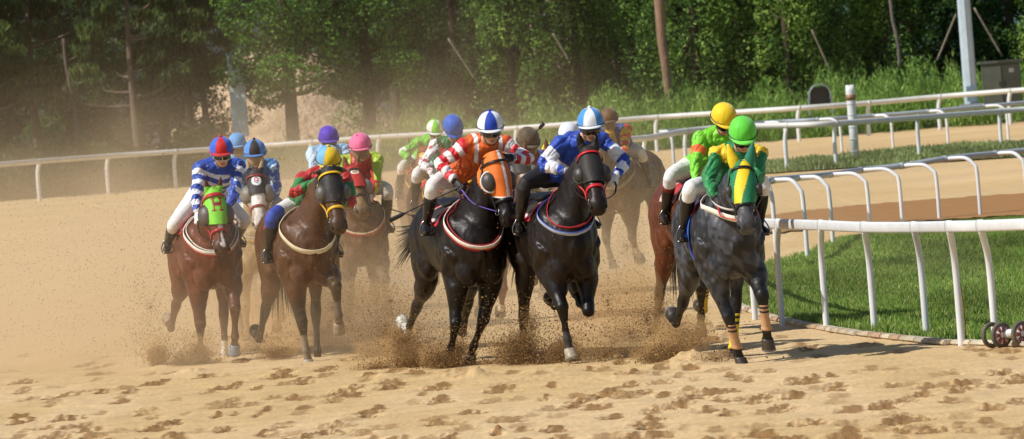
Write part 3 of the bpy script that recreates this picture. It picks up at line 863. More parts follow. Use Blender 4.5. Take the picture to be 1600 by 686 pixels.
    for i in range(25):
        q = rad(-62 + 124 * i / 24); w_ = math.cos(q * 1.35) * .052 + .006
        for e in (0, .5, 1):
            V.append(hcn + (fd * math.cos(q) * (hr[0] + w_ * e) + fl * math.sin(q) * (hr[1] + w_ * e * .8)) - fu * (.004 + .010 * e)); cc.append(C(J.get('brim', '#e8e8e8')))
    for i in range(24):
        for e in (0, 1): F.append((i * 3 + e, i * 3 + e + 1, i * 3 + e + 4, i * 3 + e + 3))
    bo = obj('visor', mesh_of('visor', W(V), F, np.array(cc)), mat('satin%d' % int(dd * 100)), ho); bo.modifiers.new('t', 'SOLIDIFY').thickness = .006
    v, f = path([hcn - fu * .008 + (fd * math.cos(q) * (hr[0] + .003) + fl * math.sin(q) * (hr[1] + .003)) for q in np.linspace(0, 2 * math.pi, 40)], [(.010, .004)] * 40, fu, 6)
    obj('band', mesh_of('band', W(v), f, C(J.get('band', '#101010'))), mat('leather'), ho)
    if J.get('button', True):
        g = G(); v, f = ellip(hcn + fu * (hr[2] + .010), (.016, .016, .014), FM); g.add(v, f, C(J.get('buttonc', J.get('brim', '#e8e8e8'))))
        obj('button', mesh_of('button', W(g.V()), g.f, g.Cc()), mat('satin10', rough=.4), ho)
    # chin strap
    v, f = path([hp(.01, -.082, .0), hp(.03, -.066, -.07), hp(.062, 0, -.125), hp(.03, .066, -.07), hp(.01, .082, .0)], [(.004, .002)] * 5, fd, 6, 4)
    obj('chin_strap', mesh_of('chin_strap', W(v), f, C('#141414')), mat('leather'), ho)
    # ---- goggles
    gz = J.get('goggles', ('#0a0a0c', '#d8d8d4'))
    if gz:
        V = []; F = []; cc = []; tall = .029 if not J.get('bigvisor') else .052; z0 = -.012 if not J.get('bigvisor') else -.032
        for i in range(33):
            q = rad(-66 + 132 * i / 32)
            for e in range(9):
                zz = (e / 4 - 1); hgt = tall * (1 - .30 * math.exp(-(q / .16) ** 2) * (zz < 0)) * (1 - .25 * (abs(q) / 1.15) ** 4)
                bul = .010 * (1 - zz * zz)
                V.append(hp((.108 + bul) * math.cos(q) + .006, (.084 + bul) * math.sin(q), z0 + zz * hgt))
                edge = abs(zz) > .74 or abs(q) > rad(58) or (abs(q) < .05 and not J.get('bigvisor'))
                cc.append(C(gz[1]) if edge else C(gz[0]))
        for i in range(32):
            for e in range(8): F.append((i * 9 + e, i * 9 + e + 1, i * 9 + e + 10, i * 9 + e + 9))
        go = obj('goggles', mesh_of('goggles', W(V), F, np.array(cc)), mat('lens%d' % bool(J.get('bigvisor')), rough=.12 if not J.get('bigvisor') else .35, var=.1, coat=.6, dust=.0 if not J.get('bigvisor') else .55), R)
        go.modifiers.new('t', 'SOLIDIFY').thickness = .006
        v, f = path([hp(.0 + .105 * math.cos(q) if abs(q) < 9 else 0, .088 * math.sin(q), .004 + .012 * (1 - math.cos(q - math.pi)) * 0) for q in np.linspace(rad(60), rad(300), 24)], [(.010, .003)] * 24, fu, 6)
        obj('goggle_strap', mesh_of('goggle_strap', W(v), f, C(gz[1])), mat('leather'), go)
    # ---- reins belong to the horse
    for s in (-1, 1):
        bp = Hh['bits'][s]; hp2 = (wr_[s] + unit(wr_[s] - el[s]) * .07) / kk
        md = (bp + hp2) / 2 + Y * s * .05 - Z * .03
        v, f = path([bp, md, hp2, hp2 * .5 + np.array([.42, 0, 1.56 + dz]) * .5 + Y * s * .03 - Z * .02, np.array([.40, 0, 1.54 + dz])], [(.008, .004)] * 5, Z, 6, 4)
        obj('rein', mesh_of('rein', v, f, C(J.get('reins', '#17110e'))), mat('leather'), Hh['root'])
    info = dict(root=R, W=W, wr=wr_, el=el, th=th, hp=hp, off=off, FM=FM)
    if J.get('whip'):
        s, d, L, lab = J['whip']
        d = unit(wr * d[0] + Z * d[1] + np.array([d[2], 0, 0])); p = wr_[s] + unit(wr_[s] - el[s]) * .065
        wr0 = R.matrix_basis
        T_ = thing('riding_whip', lab, 'whip', tuple(np.array(R.location) + np.array([math.cos(th) * (p - off)[0] - math.sin(th) * (p - off)[1], math.sin(th) * (p - off)[0] + math.cos(th) * (p - off)[1], (p - off)[2]])), th, 'whips held by the jockeys')
        v, f = path([-d * .10, d * .02, d * .06, d * L * .8], [.011, .012, .0075, .0055], Z, 8); obj('shaft', mesh_of('shaft', v, f, C(J.get('whipc', '#121110'))), mat('leather'), T_)
        v, f = path([d * L * .78, d * L * .84, d * L], [(.008, .006), (.020, .007), (.022, .006)], np.cross(d, Z), 8, 2); obj('flap', mesh_of('flap', v, f, C('#161514')), mat('leather'), T_)
        v, f = path([-d * .13, -d * .09], [.014, .014], Z, 8); obj('handle_end', mesh_of('handle_end', v, f, C(J.get('whipend', '#c98a1c'))), mat('leather'), T_)
    return info

# silk patterns: fn(region 0 torso / 1 right arm / 2 left arm, t, q=(along spine, lateral, out), p)
def hoops(a, b, nt, na, ph=0):
    A, B_ = C(a), C(b)
    return lambda r, t, q, p: (A if ((t * (nt if r == 0 else na) + ph) % 1) < .52 else B_)
def plain(a, arm=None, cuff=None, band=None):
    A = C(a); M_ = C(arm or a)
    def f(r, t, q, p):
        if r == 0: return A
        if band and band[0] < t < band[1]: return C(band[2])
        if cuff and t > .86: return C(cuff)
        return M_
    return f
def instar(x, y, r, k=5):
    d = math.hypot(x, y)
    if d > r: return False
    a = (math.atan2(y, x) + math.pi / 2) % (2 * math.pi / k) - math.pi / k
    return d < r * (.42 + .58 * (abs(a) / (math.pi / k)))
def panels(cols, n=None, ph=0, top=None):
    cs = [C(c) for c in cols]; k = n or len(cs)
    def f(q, phi):
        return cs[int(((q / (2 * math.pi)) * k + .5 + ph) % k) % len(cs)]
    return f
# ------------------------------------------------------------------ the field
HK = dict
def h9(a, b, q): return C('#f4f1ee') if abs(b) < .011 or (abs(b) > .16 and False) else C('#e8731c')
BM_H = ["1110111", "0100010", "0100010", "0111110", "0111110", "0100010", "0100010", "1110111"]
def hoodH(a, b, q):
    u = int((b + .055) / .110 * 7); v_ = int((a - .075) / .125 * 8)
    if .075 <= a < .20 and -.055 <= b < .055 and BM_H[v_][6 - u] == '1': return C('#8c1f22')
    if abs(a - .035) < .013: return C('#b3202a')
    return C('#7fd23a')
def hood9(a, b, q):
    x, y = b, (.105 - a)
    d = math.hypot(x, y)
    if d < .048:
        if d > .040: return C('#e9e6e2')
        # a loop with a curved tail, red above and blue below
        d2 = math.hypot(x, y - .010)
        if .010 < d2 < .020: return C('#c3252e')
        if abs(math.hypot(x + .006, y - .004) - .026) < .004 and x > 0 and y < .02: return C('#27418f')
        if abs(y + .022 + x * .6) < .004 and -.02 < x < .016: return C('#27418f')
        return C('#e9e6e2')
    return C('#20232b')
def hoodG(a, b, q):
    x = b + (a - .1) * .35
    if abs(a - .05) < .010: return C('#14110f')
    return C('#f0cf18') if (-.04 < x < .052) else C('#0c7a4c')
def hoodR(a, b, q):
    if abs(a - .09) < .03 and abs(b) < .045: return C('#e8dcc8') if math.hypot(a - .09, b * .7) < .028 and math.hypot(a - .09, b * .7) > .016 else (C('#caa13a') if math.hypot(a - .09, b * .7) < .012 else C('#22308c') if math.hypot(a - .09, b * .7) < .028 else C('#b52420'))
    return C('#b52420')
def hoodR2(a, b, q): return C('#a02222') if abs(b) > .012 else C('#1c1416')
def hoodBr(a, b, q): return C('#d8b24a') if math.hypot(a - .10, b) < .04 else C('#8c3a2a')
def plainhood(h):
    c = C(h); return lambda a, b, q: c

def star_sleeve(r, t, q, p):
    if r == 1 or r == 2:
        u = (t * 3.2) % 1 - .5; ang = math.atan2(q[2] + .0, q[1] * (1 if r == 2 else -1) - .2)
        return C('#c8191f') if instar(u * .16, (ang - 1.0) * .07, .05) or abs(u) < .13 and abs((p[0] * 23) % 1 - .5) < .25 else C('#eceae8')
    return C('#1d6a35') if r == 0 else C('#eceae8')
def blue_stars(r, t, q, p):
    k = 7.5; u, v_ = p[1] * k + p[0] * 3, p[2] * k
    iu, iv = math.floor(u), math.floor(v_)
    if r > 0 and instar(((u - iu) - .5) / k, ((v_ - iv) - .5) / k, .055): return C('#c9dcee')
    return C('#2a6ea8') if r == 0 else C('#2e5fb4')
def silk9(r, t, q, p):
    if r == 0:
        if abs(abs(q[1]) - .115) < .020 and q[0] > -.2: return C('#eceaea')
        return C('#dc6318')
    return C('#cf1620') if ((t * 5 + .08) % 1) < .5 else C('#ecebeb')
def silk4(r, t, q, p):
    if r == 0: return C('#b81c22') if abs(q[1]) < .06 or t > .8 else C('#19713a')
    return C('#b81c22') if ((t * 2.0 + .05) % 1) < .42 else C('#1b7a3c')
def silk6(r, t, q, p):
    if r == 0: return C('#b51f24') if abs(q[1]) < .11 else C('#a9c62e')
    if .60 < t < .72 and (p[2] * 20) % 1 < .8: return C('#c32a20')
    return C('#aac82c')
def silk11(r, t, q, p):
    k = 8.; u, v_ = p[1] * k + p[0] * k * .5, p[2] * k
    d = math.hypot(u - math.floor(u) - .5, v_ - math.floor(v_) - .5)
    return C('#2a2412') if d < .27 else C('#e8cf10')
def silk13(r, t, q, p):
    if r == 0: return C('#27407c') if abs(q[1]) > .07 else C('#c9a31e')
    return C('#c8231c') if ((t * 4.2 + .2 + .15 * math.sin(p[0] * 60)) % 1) < .42 else C('#d9b31a')
def silk14(r, t, q, p):
    if r == 0: return C('#74cc22')
    return C('#e8661c') if .22 < t < .38 else C('#78cf26')
def silk15(r, t, q, p):
    if r == 0:
        u = abs(q[1]); return C('#ecc81c') if (u > .125 and q[0] > -.095) else C('#0c7a3c')
    return C('#ecc81c') if t < .07 else C('#0b7f3e')
def silk12(r, t, q, p):
    A, B_ = C('#1c46ae'), C('#e9ecf2')
    if r == 0: return A if t > .55 or t < .3 else B_
    return B_ if (.20 < t < .42) or (.64 < t < .84) else A
def silk1(r, t, q, p):
    A, B_ = C('#1f49a8'), C('#eceef2')
    if r == 0: return A if ((t * 5.2 + .25) % 1) < .5 else B_
    return A if ((t * 4.6 + .12) % 1) < .5 else B_
def silk5(r, t, q, p):
    if r == 0: return C('#8cb8dc')
    return C('#b9d4ea') if t < .55 else (C('#c22a30') if ((t * 6) % 1) < .5 else C('#b9d4ea'))
def silk7(r, t, q, p):
    if r > 0 and .40 < t < .56: return C('#e6ece4')
    return C('#6cc42a')
def silk10(r, t, q, p):
    if r == 0: return C('#a51f26') if abs(q[1]) < .12 else C('#24489c')
    return C('#a8202a') if t < .6 else C('#c9a51e')

RW = ['#ece6da', '#ece6da', '#b83030']
SPECS = [
 # 1 far left
 (HK(poll=(336, 297), muz=(349, 394), label='chestnut racehorse in a lime green hood with a red letter H', px=336, D=64.4, yaw=9, ny=16, hy=3, np=40, hp=64, coat='#5e2c18', dark='#3a1c12', legdark=.5, muzzle='#3c2d28',
     FR=(6, -34, -60, 0), FL=(44, -16, -30, -3), HR=(6, -58, -52, -118, 9), HL=(34, -18, -8, -20, -2), socks={'HL': (.35, '#d8d2c6')}, hooves={'FL': '#8a9aa8', 'HL': '#d6cfc0', 'HR': '#b8a488'},
     blaze=((.24, .56), .018, '#e4dedb'), hood=dict(fn=hoodH, t1=.30), cups='#4c4c4c', cup_r=.085, brow='#b3202a', bridle='#a8202c', collar=dict(cols=RW, w=.06, second=['#e4ddd0']), cloth=dict(col='#b6283a', trim='#a81c24', stripe='#e6a8a8'), dust=.16),
  HK(top=(344.5, 214), label='jockey in blue and white hooped silks with a red and blue panelled cap', silk=silk1, cap=panels(['#c8141c', '#2d5fd0', '#c8141c', '#c8141c', '#c8141c', '#2d5fd0']), brim='#b8141c', buttonc='#c8141c', band='#c8141c', goggles=('#15171c', '#e6e6e2'), breeches='#e6e5e3', tuck=True, lift=.14, lx=-.03, hx=-.01, fp=14, fy=3, dust=.08, collar='#2350b0')),
 # 2 far behind, only the cap shows
 (HK(label='dust covered brown racehorse hidden behind the cream one', px=372, D=84, yaw=5, np=40, hp=58, coat='#5a3c26', dark='#2e2018', FR=(20, -30, -40, 0), FL=(5, -5, 10, 0), HR=(20, -30, -20, -60, 0), HL=(30, -20, 0, 0, 0), dust=.6, cups=None, cloth=dict(col='#44506a', trim='#44506a'), collar=dict(cols=['#cfc4b0'])),
  HK(top=(369, 208), label='jockey with a plain sky blue cap, behind the two leftmost riders', silk=plain('#6aa4cc'), cap=panels(['#5c9fdc']), brim='#5c9fdc', button=False, goggles=('#241d18', '#7a6a58'), bigvisor=True, lift=.22, dust=.30, collar='#5c9fdc')),
 # 3 cream horse
 (HK(poll=(400, 268), muz=(407, 352), label='cream dun racehorse with a white face and dark hood bearing a round white badge', px=402, D=69.5, yaw=4, ny=8, hy=2, np=46, hp=66, coat='#b49c74', dark='#8c8068', legdark=.7, headcol='#b5aca0', muzzle='#8a807a',
     FR=(8, -6, 5, 0), FL=(50, -40, -60, 2), HR=(30, -30, -10, -20, 0), HL=(10, -40, -30, -80, 0), hooves={'FL': '#a08c68'}, blaze=((.2, .6), .05, '#e6dfd8'), hood=dict(fn=hood9, t1=.22), cups='#77736a', cup_r=.085, cup_rim='#3c3c3c',
     bridle='#8c2a30', collar=dict(cols=['#c4a468', '#d4bc84'], w=.05, second=['#d4cab8']), cloth=dict(col='#9c2c34', trim='#84242c'), dust=.30, hair='#5e523e'),
  HK(top=(397, 218), label='jockey in blue silks with pale stars and a black and blue panelled cap', silk=blue_stars, cap=panels(['#15161c', '#4c8cdc', '#15161c', '#15161c', '#15161c', '#4c8cdc']), brim='#3c78c0', buttonc='#15161c', goggles=('#9a8672', '#8c7c6c'), bigvisor=True, breeches='#cfc4b4', tuck=True, lift=.13, lx=.02, fp=12, fy=2, dust=.22, collar='#2a62a0', band='#2a2a30')),
 # 4 dark bay, black hood yellow bridle
 (HK(poll=(517, 262), muz=(532, 358), label='dark bay racehorse with a black hood and bright yellow bridle', px=488, D=62.6, yaw=11, ny=24, hy=17, np=47, hp=64, coat='#4a2b18', dark='#120d0b', muzzle='#2a201c', ears_back=True,
     FR=(12, -10, -6, -6), FL=(72, -14, -40, 3), HR=(10, -46, -44, -115, 8), HL=(44, -8, 6, 10, -3), socks={'FR': (.55, '#7d7468'), 'FL': (.5, '#5c544c')}, hooves={'FR': '#a49884', 'FL': '#8c7c60'},
     hood=dict(fn=plainhood('#15151a'), t1=.30), cups='#55534c', cup_r=.072, brow='#e8b818', bridle='#e2b01c', collar=dict(cols=['#d6c7a4', '#e0d4b8'], w=.05), cloth=dict(col='#1d1d22', trim='#b8242c', stripe='#e8b0a8'), dust=.30, tail=(-.0, -.5)),
  HK(top=(513, 229), label='jockey in red and green silks with a yellow and light blue panelled cap', silk=silk4, cap=panels(['#e8c41a', '#e8c41a', '#5fa4d4', '#e8c41a', '#5fa4d4', '#6fb0dc'], 6), brim='#e8c41a', buttonc='#e8c41a', goggles=('#1a140f', '#2a2018'), breeches='#e0dcd8', knee='#2244a8', boots='#16161a', lift=.16, lx=-.03, hx=-.02, fp=26, fy=8, hz=-.01, dust=.18, gloves='#8aa8cc', collar='#e8c41a', hands={-1: (496,282)})),
 # 5 purple cap
 (HK(label='dust covered brown racehorse hidden between the yellow bridled and pink capped pairs', px=521, D=75, yaw=7, np=42, hp=58, coat='#54341e', dark='#231812', FR=(30, -30, -40, 0), FL=(5, -5, 10, 0), HR=(20, -30, -20, -60, 0), HL=(30, -20, 0, 0, 0), dust=.55, cups=None, cloth=dict(col='#44506a', trim='#44506a'), collar=dict(cols=['#cfc4b0'])),
  HK(top=(512.5, 197), label='jockey in pale blue silks with red cuffs and a plain purple cap', silk=silk5, cap=panels(['#4a24b8']), brim='#4a24b8', button=False, goggles=('#241d18', '#7a6a58'), lift=.25, lx=-.02, dust=.15, fp=15, fy=8, collar='#a8c8e4')),
 # 6 pink cap
 (HK(poll=(551, 262), muz=(570, 330), label='dusty brown racehorse with a red hood carrying a round badge', px=566, D=68.6, yaw=6, ny=12, hy=16, np=44, hp=60, coat='#4e3220', dark='#33231a', muzzle='#2a201c',
     FR=(30, -50, -80, 0), FL=(52, -30, -60, 4), HR=(20, -44, -30, -80, 2), HL=(30, -20, 0, 0, 0), hood=dict(fn=hoodR, t1=.25), cups='#7d776c', cup_r=.078, cup_rim='#5a5a5a', bridle='#3c2a20', collar=dict(cols=['#e0cfa8', '#b84838'], w=.05), cloth=dict(col='#5c3436', trim='#8c2c2c'), dust=.55),
  HK(top=(561.6, 208), label='jockey in lime sleeves and red body silks with a pink cap', silk=silk6, cap=panels(['#ee6f9c']), brim='#e8688c', button=False, goggles=('#7a5f48', '#8c7058'), bigvisor=True, breeches='#dcd6ca', lift=.22, fp=12, fy=3, dust=.12, gloves='#dcdcd8', boots='#3c3028', collar='#b51f24', whip=(1, (.8, -.32, .1), .62, 'whip held low by the pink capped jockey'))),
 # 7 green and white cap, back
 (HK(poll=(664, 233), muz=(654, 294), label='brown racehorse with a rusty red hood, farthest back in the pack', px=668, D=92, yaw=6, ny=22, hy=14, np=50, hp=60, coat='#4e2c1a', dark='#2a1a12', FR=(30, -50, -80, 0), FL=(20, -5, 10, 0), HR=(20, -44, -30, -80, 2), HL=(30, -20, 0, 0, 0), hood=dict(fn=hoodBr, t1=.2), cups=None, bridle='#9c3020', cloth=dict(col='#b02c20', trim='#d4a02c'), collar=dict(cols=['#c8a040']), dust=.55),
  HK(top=(679, 187.5), label='jockey in lime green silks with a lime and white panelled cap', silk=silk7, cap=panels(['#8ae01e', '#e8ece4', '#8ae01e', '#e8ece4', '#8ae01e', '#e8ece4']), brim='#e8ece4', buttonc='#8ae01e', goggles=('#241d18', '#7a6a58'), lift=.22, fp=25, fy=10, lx=-.05, dust=.10, gloves='#2c2420', hands={-1: (640,249)}, reins='#b83028', whip=(-1, (-.05, .9, .2), .35, 'whip raised by the lime green jockey'))),
 # 8 blue cap, starred sleeves
 (HK(poll=(700, 236), muz=(702, 308), label='brown racehorse with a red and black hood behind the orange hooded one', px=702, D=77.5, yaw=8, ny=20, hy=8, np=46, hp=62, coat='#4a2616', dark='#3a2016', FR=(22, -50, -90, 0), FL=(48, -50, -80, 0), HR=(20, -44, -30, -80, 2), HL=(30, -20, 0, 0, 0), hood=dict(fn=hoodR2, t1=.25), cups='#4c4640', cup_r=.085, bridle='#9c2420', cloth=dict(col='#b82c24', trim='#d4a02c'), collar=dict(cols=['#d8a83c']), dust=.42),
  HK(top=(709, 185), label='jockey in green silks with red starred white sleeves and a plain blue cap', silk=star_sleeve, cap=panels(['#1c5cc4']), brim='#1c5cc4', button=False, goggles=('#241d18', '#3a3028'), lift=.26, lx=.0, fp=50, fy=10, dust=.08, hands={-1: (678,278)}, collar='#1d6a35', reins='#a82c28')),
 # 9 orange hood
 (HK(poll=(777, 240), muz=(801, 351), label='glossy black racehorse with an orange hood, white trimmed, and purple rein', px=749, D=58.8, yaw=13, ny=26, hy=17, np=50, hp=60, coat='#0e0807', dark='#060505', muzzle='#15110f',
     FR=(12, -36, -60, 7), FL=(8, -34, -20, -17), HR=(2, -54, -54, -120, 9), HL=(30, -46, -44, -110, -2), hooves={'HR': '#c8c2b4', 'HL': '#c8b890'}, socks={'HR': (.12, '#c9c4bb')}, ears_hidden=True,
     hood=dict(fn=h9, t1=.35, trim='#f0ecea', scallop=.05), cups='#3c3b3b', cup_r=.078, cup_rim='#ece8e4', bridle='#0f0e0f', collar=dict(cols=['#ece4d4', '#ece4d4', '#b01e28'], w=.06, second=['#a81c26']), cloth=dict(col='#141318', trim='#c41a26', stripe='#e8c4c0'), dust=.07, tail=(-.12, .02), brow='#17130f'),
  HK(top=(765, 174), label='jockey in orange silks with red and white hooped sleeves and a blue and white cap', silk=silk9, cap=panels(['#1a3fae', '#e9ecf2', '#1a3fae', '#e9ecf2', '#1a3fae', '#e9ecf2']), brim='#e4e6ea', buttonc='#1a3fae', goggles=('#0c0b0c', '#8a7c62'), breeches='#e4e2e0', boots='#12151d', lift=.23, lx=.0, hx=-.03, fp=16, fy=4, dust=.05, gloves='#16161a', collar='#1c1a18', hands={-1: (712,285), 1: (796,246)}, reins='#7656b8', whip=(-1, (-.90, -.36, -.1), .72, 'black whip pointing down and left from the orange jockey'))),
 # 10 between orange and blue
 (HK(poll=(812, 238), muz=(824, 312), label='bay racehorse with a black hood, between the two black leaders', px=806, D=68, yaw=7, ny=20, hy=22, np=44, hp=60, coat='#6a3a22', dark='#5e3420', muzzle='#2a201c', FR=(14, -42, -80, 0), FL=(55, -60, -90, 0), HR=(20, -44, -30, -80, 2), HL=(30, -20, 0, 0, 0), socks={'FR': (.1, '#c8b89c')}, blaze=((.25, .6), .022, '#d8d0c8'), hood=dict(fn=plainhood('#1b1b1f'), t1=.25), cups='#77756c', cup_r=.078, cup_rim='#2a2a2a', bridle='#1c1614', cloth=dict(col='#1c1c22', trim='#a82c30'), collar=dict(cols=['#bfb29a']), dust=.35),
  HK(top=(826, 200), label='mud spattered jockey with a brown caked cap and raised whip', silk=silk10, cap=panels(['#3a3026']), brim='#3a3026', button=False, goggles=('#241d18', '#5a4a38'), bigvisor=True, lift=.12, lx=.04, fp=25, fy=14, dust=.55, capdust=.5, gloves='#8a6a50', hands={-1: (806,238)}, collar='#b82c28', whip=(-1, (.60, .62, .2), .38, 'whip raised by the mud spattered jockey'))),
 # 11 yellow spots
 (HK(label='brown racehorse hidden behind the black one with red bridle', px=866, D=75, yaw=7, np=42, hp=58, coat='#4c301e', dark='#231812', FR=(30, -30, -40, 0), FL=(5, -5, 10, 0), HR=(20, -30, -20, -60, 0), HL=(30, -20, 0, 0, 0), dust=.45, cups=None, cloth=dict(col='#44404a', trim='#44404a'), collar=dict(cols=['#cfc4b0'])),
  HK(top=(888, 192), label='jockey in yellow silks with black spots and a white cap', silk=silk11, cap=panels(['#dfe3ee']), brim='#dfe3ee', button=False, goggles=('#241d18', '#7a6a58'), lift=.22, lx=-.0, fp=20, fy=10, dust=.08, collar='#2a2412', hands={-1: (868,268)})),
 # 12 blue and white
 (HK(poll=(922, 232), muz=(936, 324), label='black brown racehorse with a black hood and red bridle', cz=.09, px=893, D=57.8, yaw=11, ny=21, hy=11, np=51, hp=62, coat='#120907', dark='#070505', muzzle='#1c1412', headcol='#20130f',
     FR=(42, -6, 10, -6), FL=(30, -104, -140, -8), HR=(36, -14, -2, 12, 4), HL=(40, -52, -70, -110, -4), hooves={'FR': '#a89c86', 'HR': '#b0a48c'}, socks={'FR': (.06, '#3c3a3a')},
     hood=dict(fn=plainhood('#121114'), t1=.31), cups='#26282b', cup_r=.072, brow='#c4202a', bridle='#c4202a', collar=dict(cols=['#1c3f9c', '#b8c4dc'], w=.035, second=['#b8242c']), cloth=dict(col='#16161b', trim='#c41a26', stripe='#e0c0c0'), dust=.07),
  HK(top=(921, 169), label='jockey in royal blue and white banded silks with a white and light blue panelled cap', silk=silk12, cap=panels(['#e9ecf2', '#3f8fd4', '#e9ecf2', '#3f8fd4', '#e9ecf2', '#3f8fd4']), brim='#dfe6ee', buttonc='#eeeeee', goggles=('#0a0b0d', '#1a1a1c'), breeches='#1a1a1e', boots='#0e0e12', lift=.23, lx=.0, hx=.02, fp=12, fy=-2, dust=.04, collar='#1c46ae', hands={-1: (886,268), 1: (962,276)}, whip=(-1, (-.62, -.72, -.1), .6, 'dark whip angled down beside the blue and white jockey'))),
 # 13 dirt covered, back right
 (HK(label='dust caked brown racehorse at the back beside the white rails', px=958, D=85, yaw=-17, ny=-20, hy=5, np=38, hp=58, coat='#35220f', dark='#241708', FR=(20, -30, -40, 0), FL=(15, -45, -60, 0), HR=(20, -30, -20, -60, 0), HL=(30, -38, -20, -40, 0), socks={'FL': (.4, '#cfc2a8')}, dust=.55, cups=None, cloth=dict(col='#4c3c34', trim='#7c6c5c'), collar=dict(cols=['#8c7c60'])),
  HK(top=(950, 169), label='dust caked jockey in yellow and red sleeves and navy bodied silks', silk=silk13, cap=panels(['#6a4a2c']), brim='#6a4a2c', button=False, goggles=('#5a4430', '#6a543c'), bigvisor=True, breeches='#d8d0c0', lift=.30, lx=-.04, fp=14, fy=-10, dust=.15, capdust=.45, collar='#27407c')),
 # 14 bay behind grey
 (HK(label='bay racehorse with yellow hind bandages, mostly hidden by the grey one', px=1116, D=61.0, yaw=10, ny=12, hy=10, np=36, hp=52, coat='#5e2f1a', dark='#1c120e', FR=(36, -20, -30, 0), FL=(30, -40, -60, 0), HR=(2, -34, -22, -75, 6), HL=(24, -46, -40, -100, 0), dust=.06, cups=None, cloth=dict(col='#b83038', trim='#e0b8b0'), collar=dict(cols=['#cfc4b0']), wraps={'HL': ('#d8b818', '#1a1a1a')}, cup_r=.07, tail=(.1, -.6), np_=0),
  HK(top=(1134, 164), label='jockey in lime silks with orange armbands and a yellow cap marked 2', silk=silk14, cap=panels(['#f2cd16']), brim='#f2cd16', button=False, goggles=('#0c0b0c', '#2a2420'), breeches='#e6e4e2', boots='#181416', boot_top='#7a1c1e', lift=.22, lx=-.04, fp=34, fy=20, dust=.03, collar='#74cc22', mark2=True)),
 # 15 grey
 (HK(poll=(1159, 256), muz=(1166, 355), label='dapple grey racehorse in a green and yellow hood, with bandaged forelegs', cz=.20, px=1146, D=55.0, yaw=6, ny=10, hy=9, np=37, hp=66, coat='#252629', dark='#0c0c0e', muzzle='#3a393c', headcol='#4c4c50', dapple='#5c5e64', legdark=.85,
     FR=(16, -16, -6, -13), FL=(52, -14, -26, 5), HR=(10, -50, -62, -116, 9), HL=(52, -6, 2, 10, -8), wraps={'FR': ('#c0946a', '#16202c'), 'FL': ('#c0946a', '#16202c'), 'HL': ('#d8c218', '#1a1a1a')}, ears_hidden=True,
     hood=dict(fn=hoodG, t1=.33, ears=('#f0cf18', '#0d7458'), scallop=.07), cups='#2c2c2f', cup_r=.045, cup_rim='#14261f', bridle='#13110f', collar=dict(cols=['#d9d2c4', '#e6dfd0'], w=.05, second=['#c8c4bc']), girth='#1c58c4', cloth=dict(col='#20242c', trim='#c8242c', stripe='#1c58c4'), dust=.04, hair='#28282c'),
  HK(top=(1160, 185), label='jockey in green silks with yellow shoulders and a plain lime cap', silk=silk15, cap=panels(['#5fd13c']), brim='#6fdc48', button=False, band='#121212', goggles=('#0c0b0c', '#141414'), breeches='#e8e6e4', boots='#101013', legz=.35, fp=30, fy=4, dust=.02, gloves='#121214', collar='#0c7a3c', reins='#c4242c')),
]
ONLY = globals().get('ONLY_RIDERS')
RIDERS = []
for i_, (hs_, js_) in enumerate(SPECS):
    if ONLY is not None and i_ not in ONLY: continue
    Hh_ = make_horse(hs_); ji_ = make_jockey(Hh_, js_); RIDERS.append((Hh_, ji_))
    if js_.get('mark2'):
        cu = bpy.data.curves.new('numeral', 'FONT'); cu.body = '2'; cu.size = .10; cu.extrude = .002; cu.align_x = 'CENTER'; cu.align_y = 'CENTER'
        to_ = bpy.data.objects.new('t', cu); COL.objects.link(to_)
        mt = bpy.data.meshes.new_from_object(to_.evaluated_get(bpy.context.evaluated_depsgraph_get())); bpy.data.objects.remove(to_)
        P_ = co(mt); hp_ = ji_['hp']; out_ = []
        for x_, y_, z_ in P_:
            q_ = rad(-62) + x_ / .125; zz_ = .055 + y_; rr_ = math.sqrt(max(1 - (zz_ / .128) ** 2, .05)) * 1.02
            out_.append(hp_(-.008 + .138 * rr_ * math.cos(q_) + z_ * math.cos(q_), .118 * rr_ * math.sin(q_) + z_ * math.sin(q_), .028 + zz_) - ji_['off'])
        mt.vertices.foreach_set('co', np.array(out_).ravel()); setcol(mt, C('#141414'))
        hel_ = [c for c in ji_['root'].children if c.name.startswith('helmet')][0]
        obj('numeral', mt, mat('dull'), hel_)
# ------------------------------------------------------------------ ground
def grid_mesh(name, xs, ys, zf, cf, m, **tags):
    Xg, Yg = np.meshgrid(xs, ys)
    Zg = zf(Xg, Yg); V = np.stack([Xg, Yg, Zg], -1).reshape(-1, 3)
    ny, nx = Xg.shape
    me = bpy.data.meshes.new(name)
    idx = np.arange(ny * nx).reshape(ny, nx)
    q = np.stack([idx[:-1, :-1], idx[:-1, 1:], idx[1:, 1:], idx[1:, :-1]], -1).reshape(-1)
    nf = (ny - 1) * (nx - 1)
    me.vertices.add(len(V)); me.vertices.foreach_set('co', V.ravel())
    me.loops.add(len(q)); me.loops.foreach_set('vertex_index', q.astype(np.int32))
    me.polygons.add(nf); me.polygons.foreach_set('loop_start', np.arange(nf, dtype=np.int32) * 4); me.polygons.foreach_set('loop_total', np.full(nf, 4, np.int32))
    me.update(calc_edges=True); me.validate()
    setcol(me, cf(Xg.ravel(), Yg.ravel(), V[:, 2])); me.shade_smooth()
    return obj(name, me, m, None, **tags)

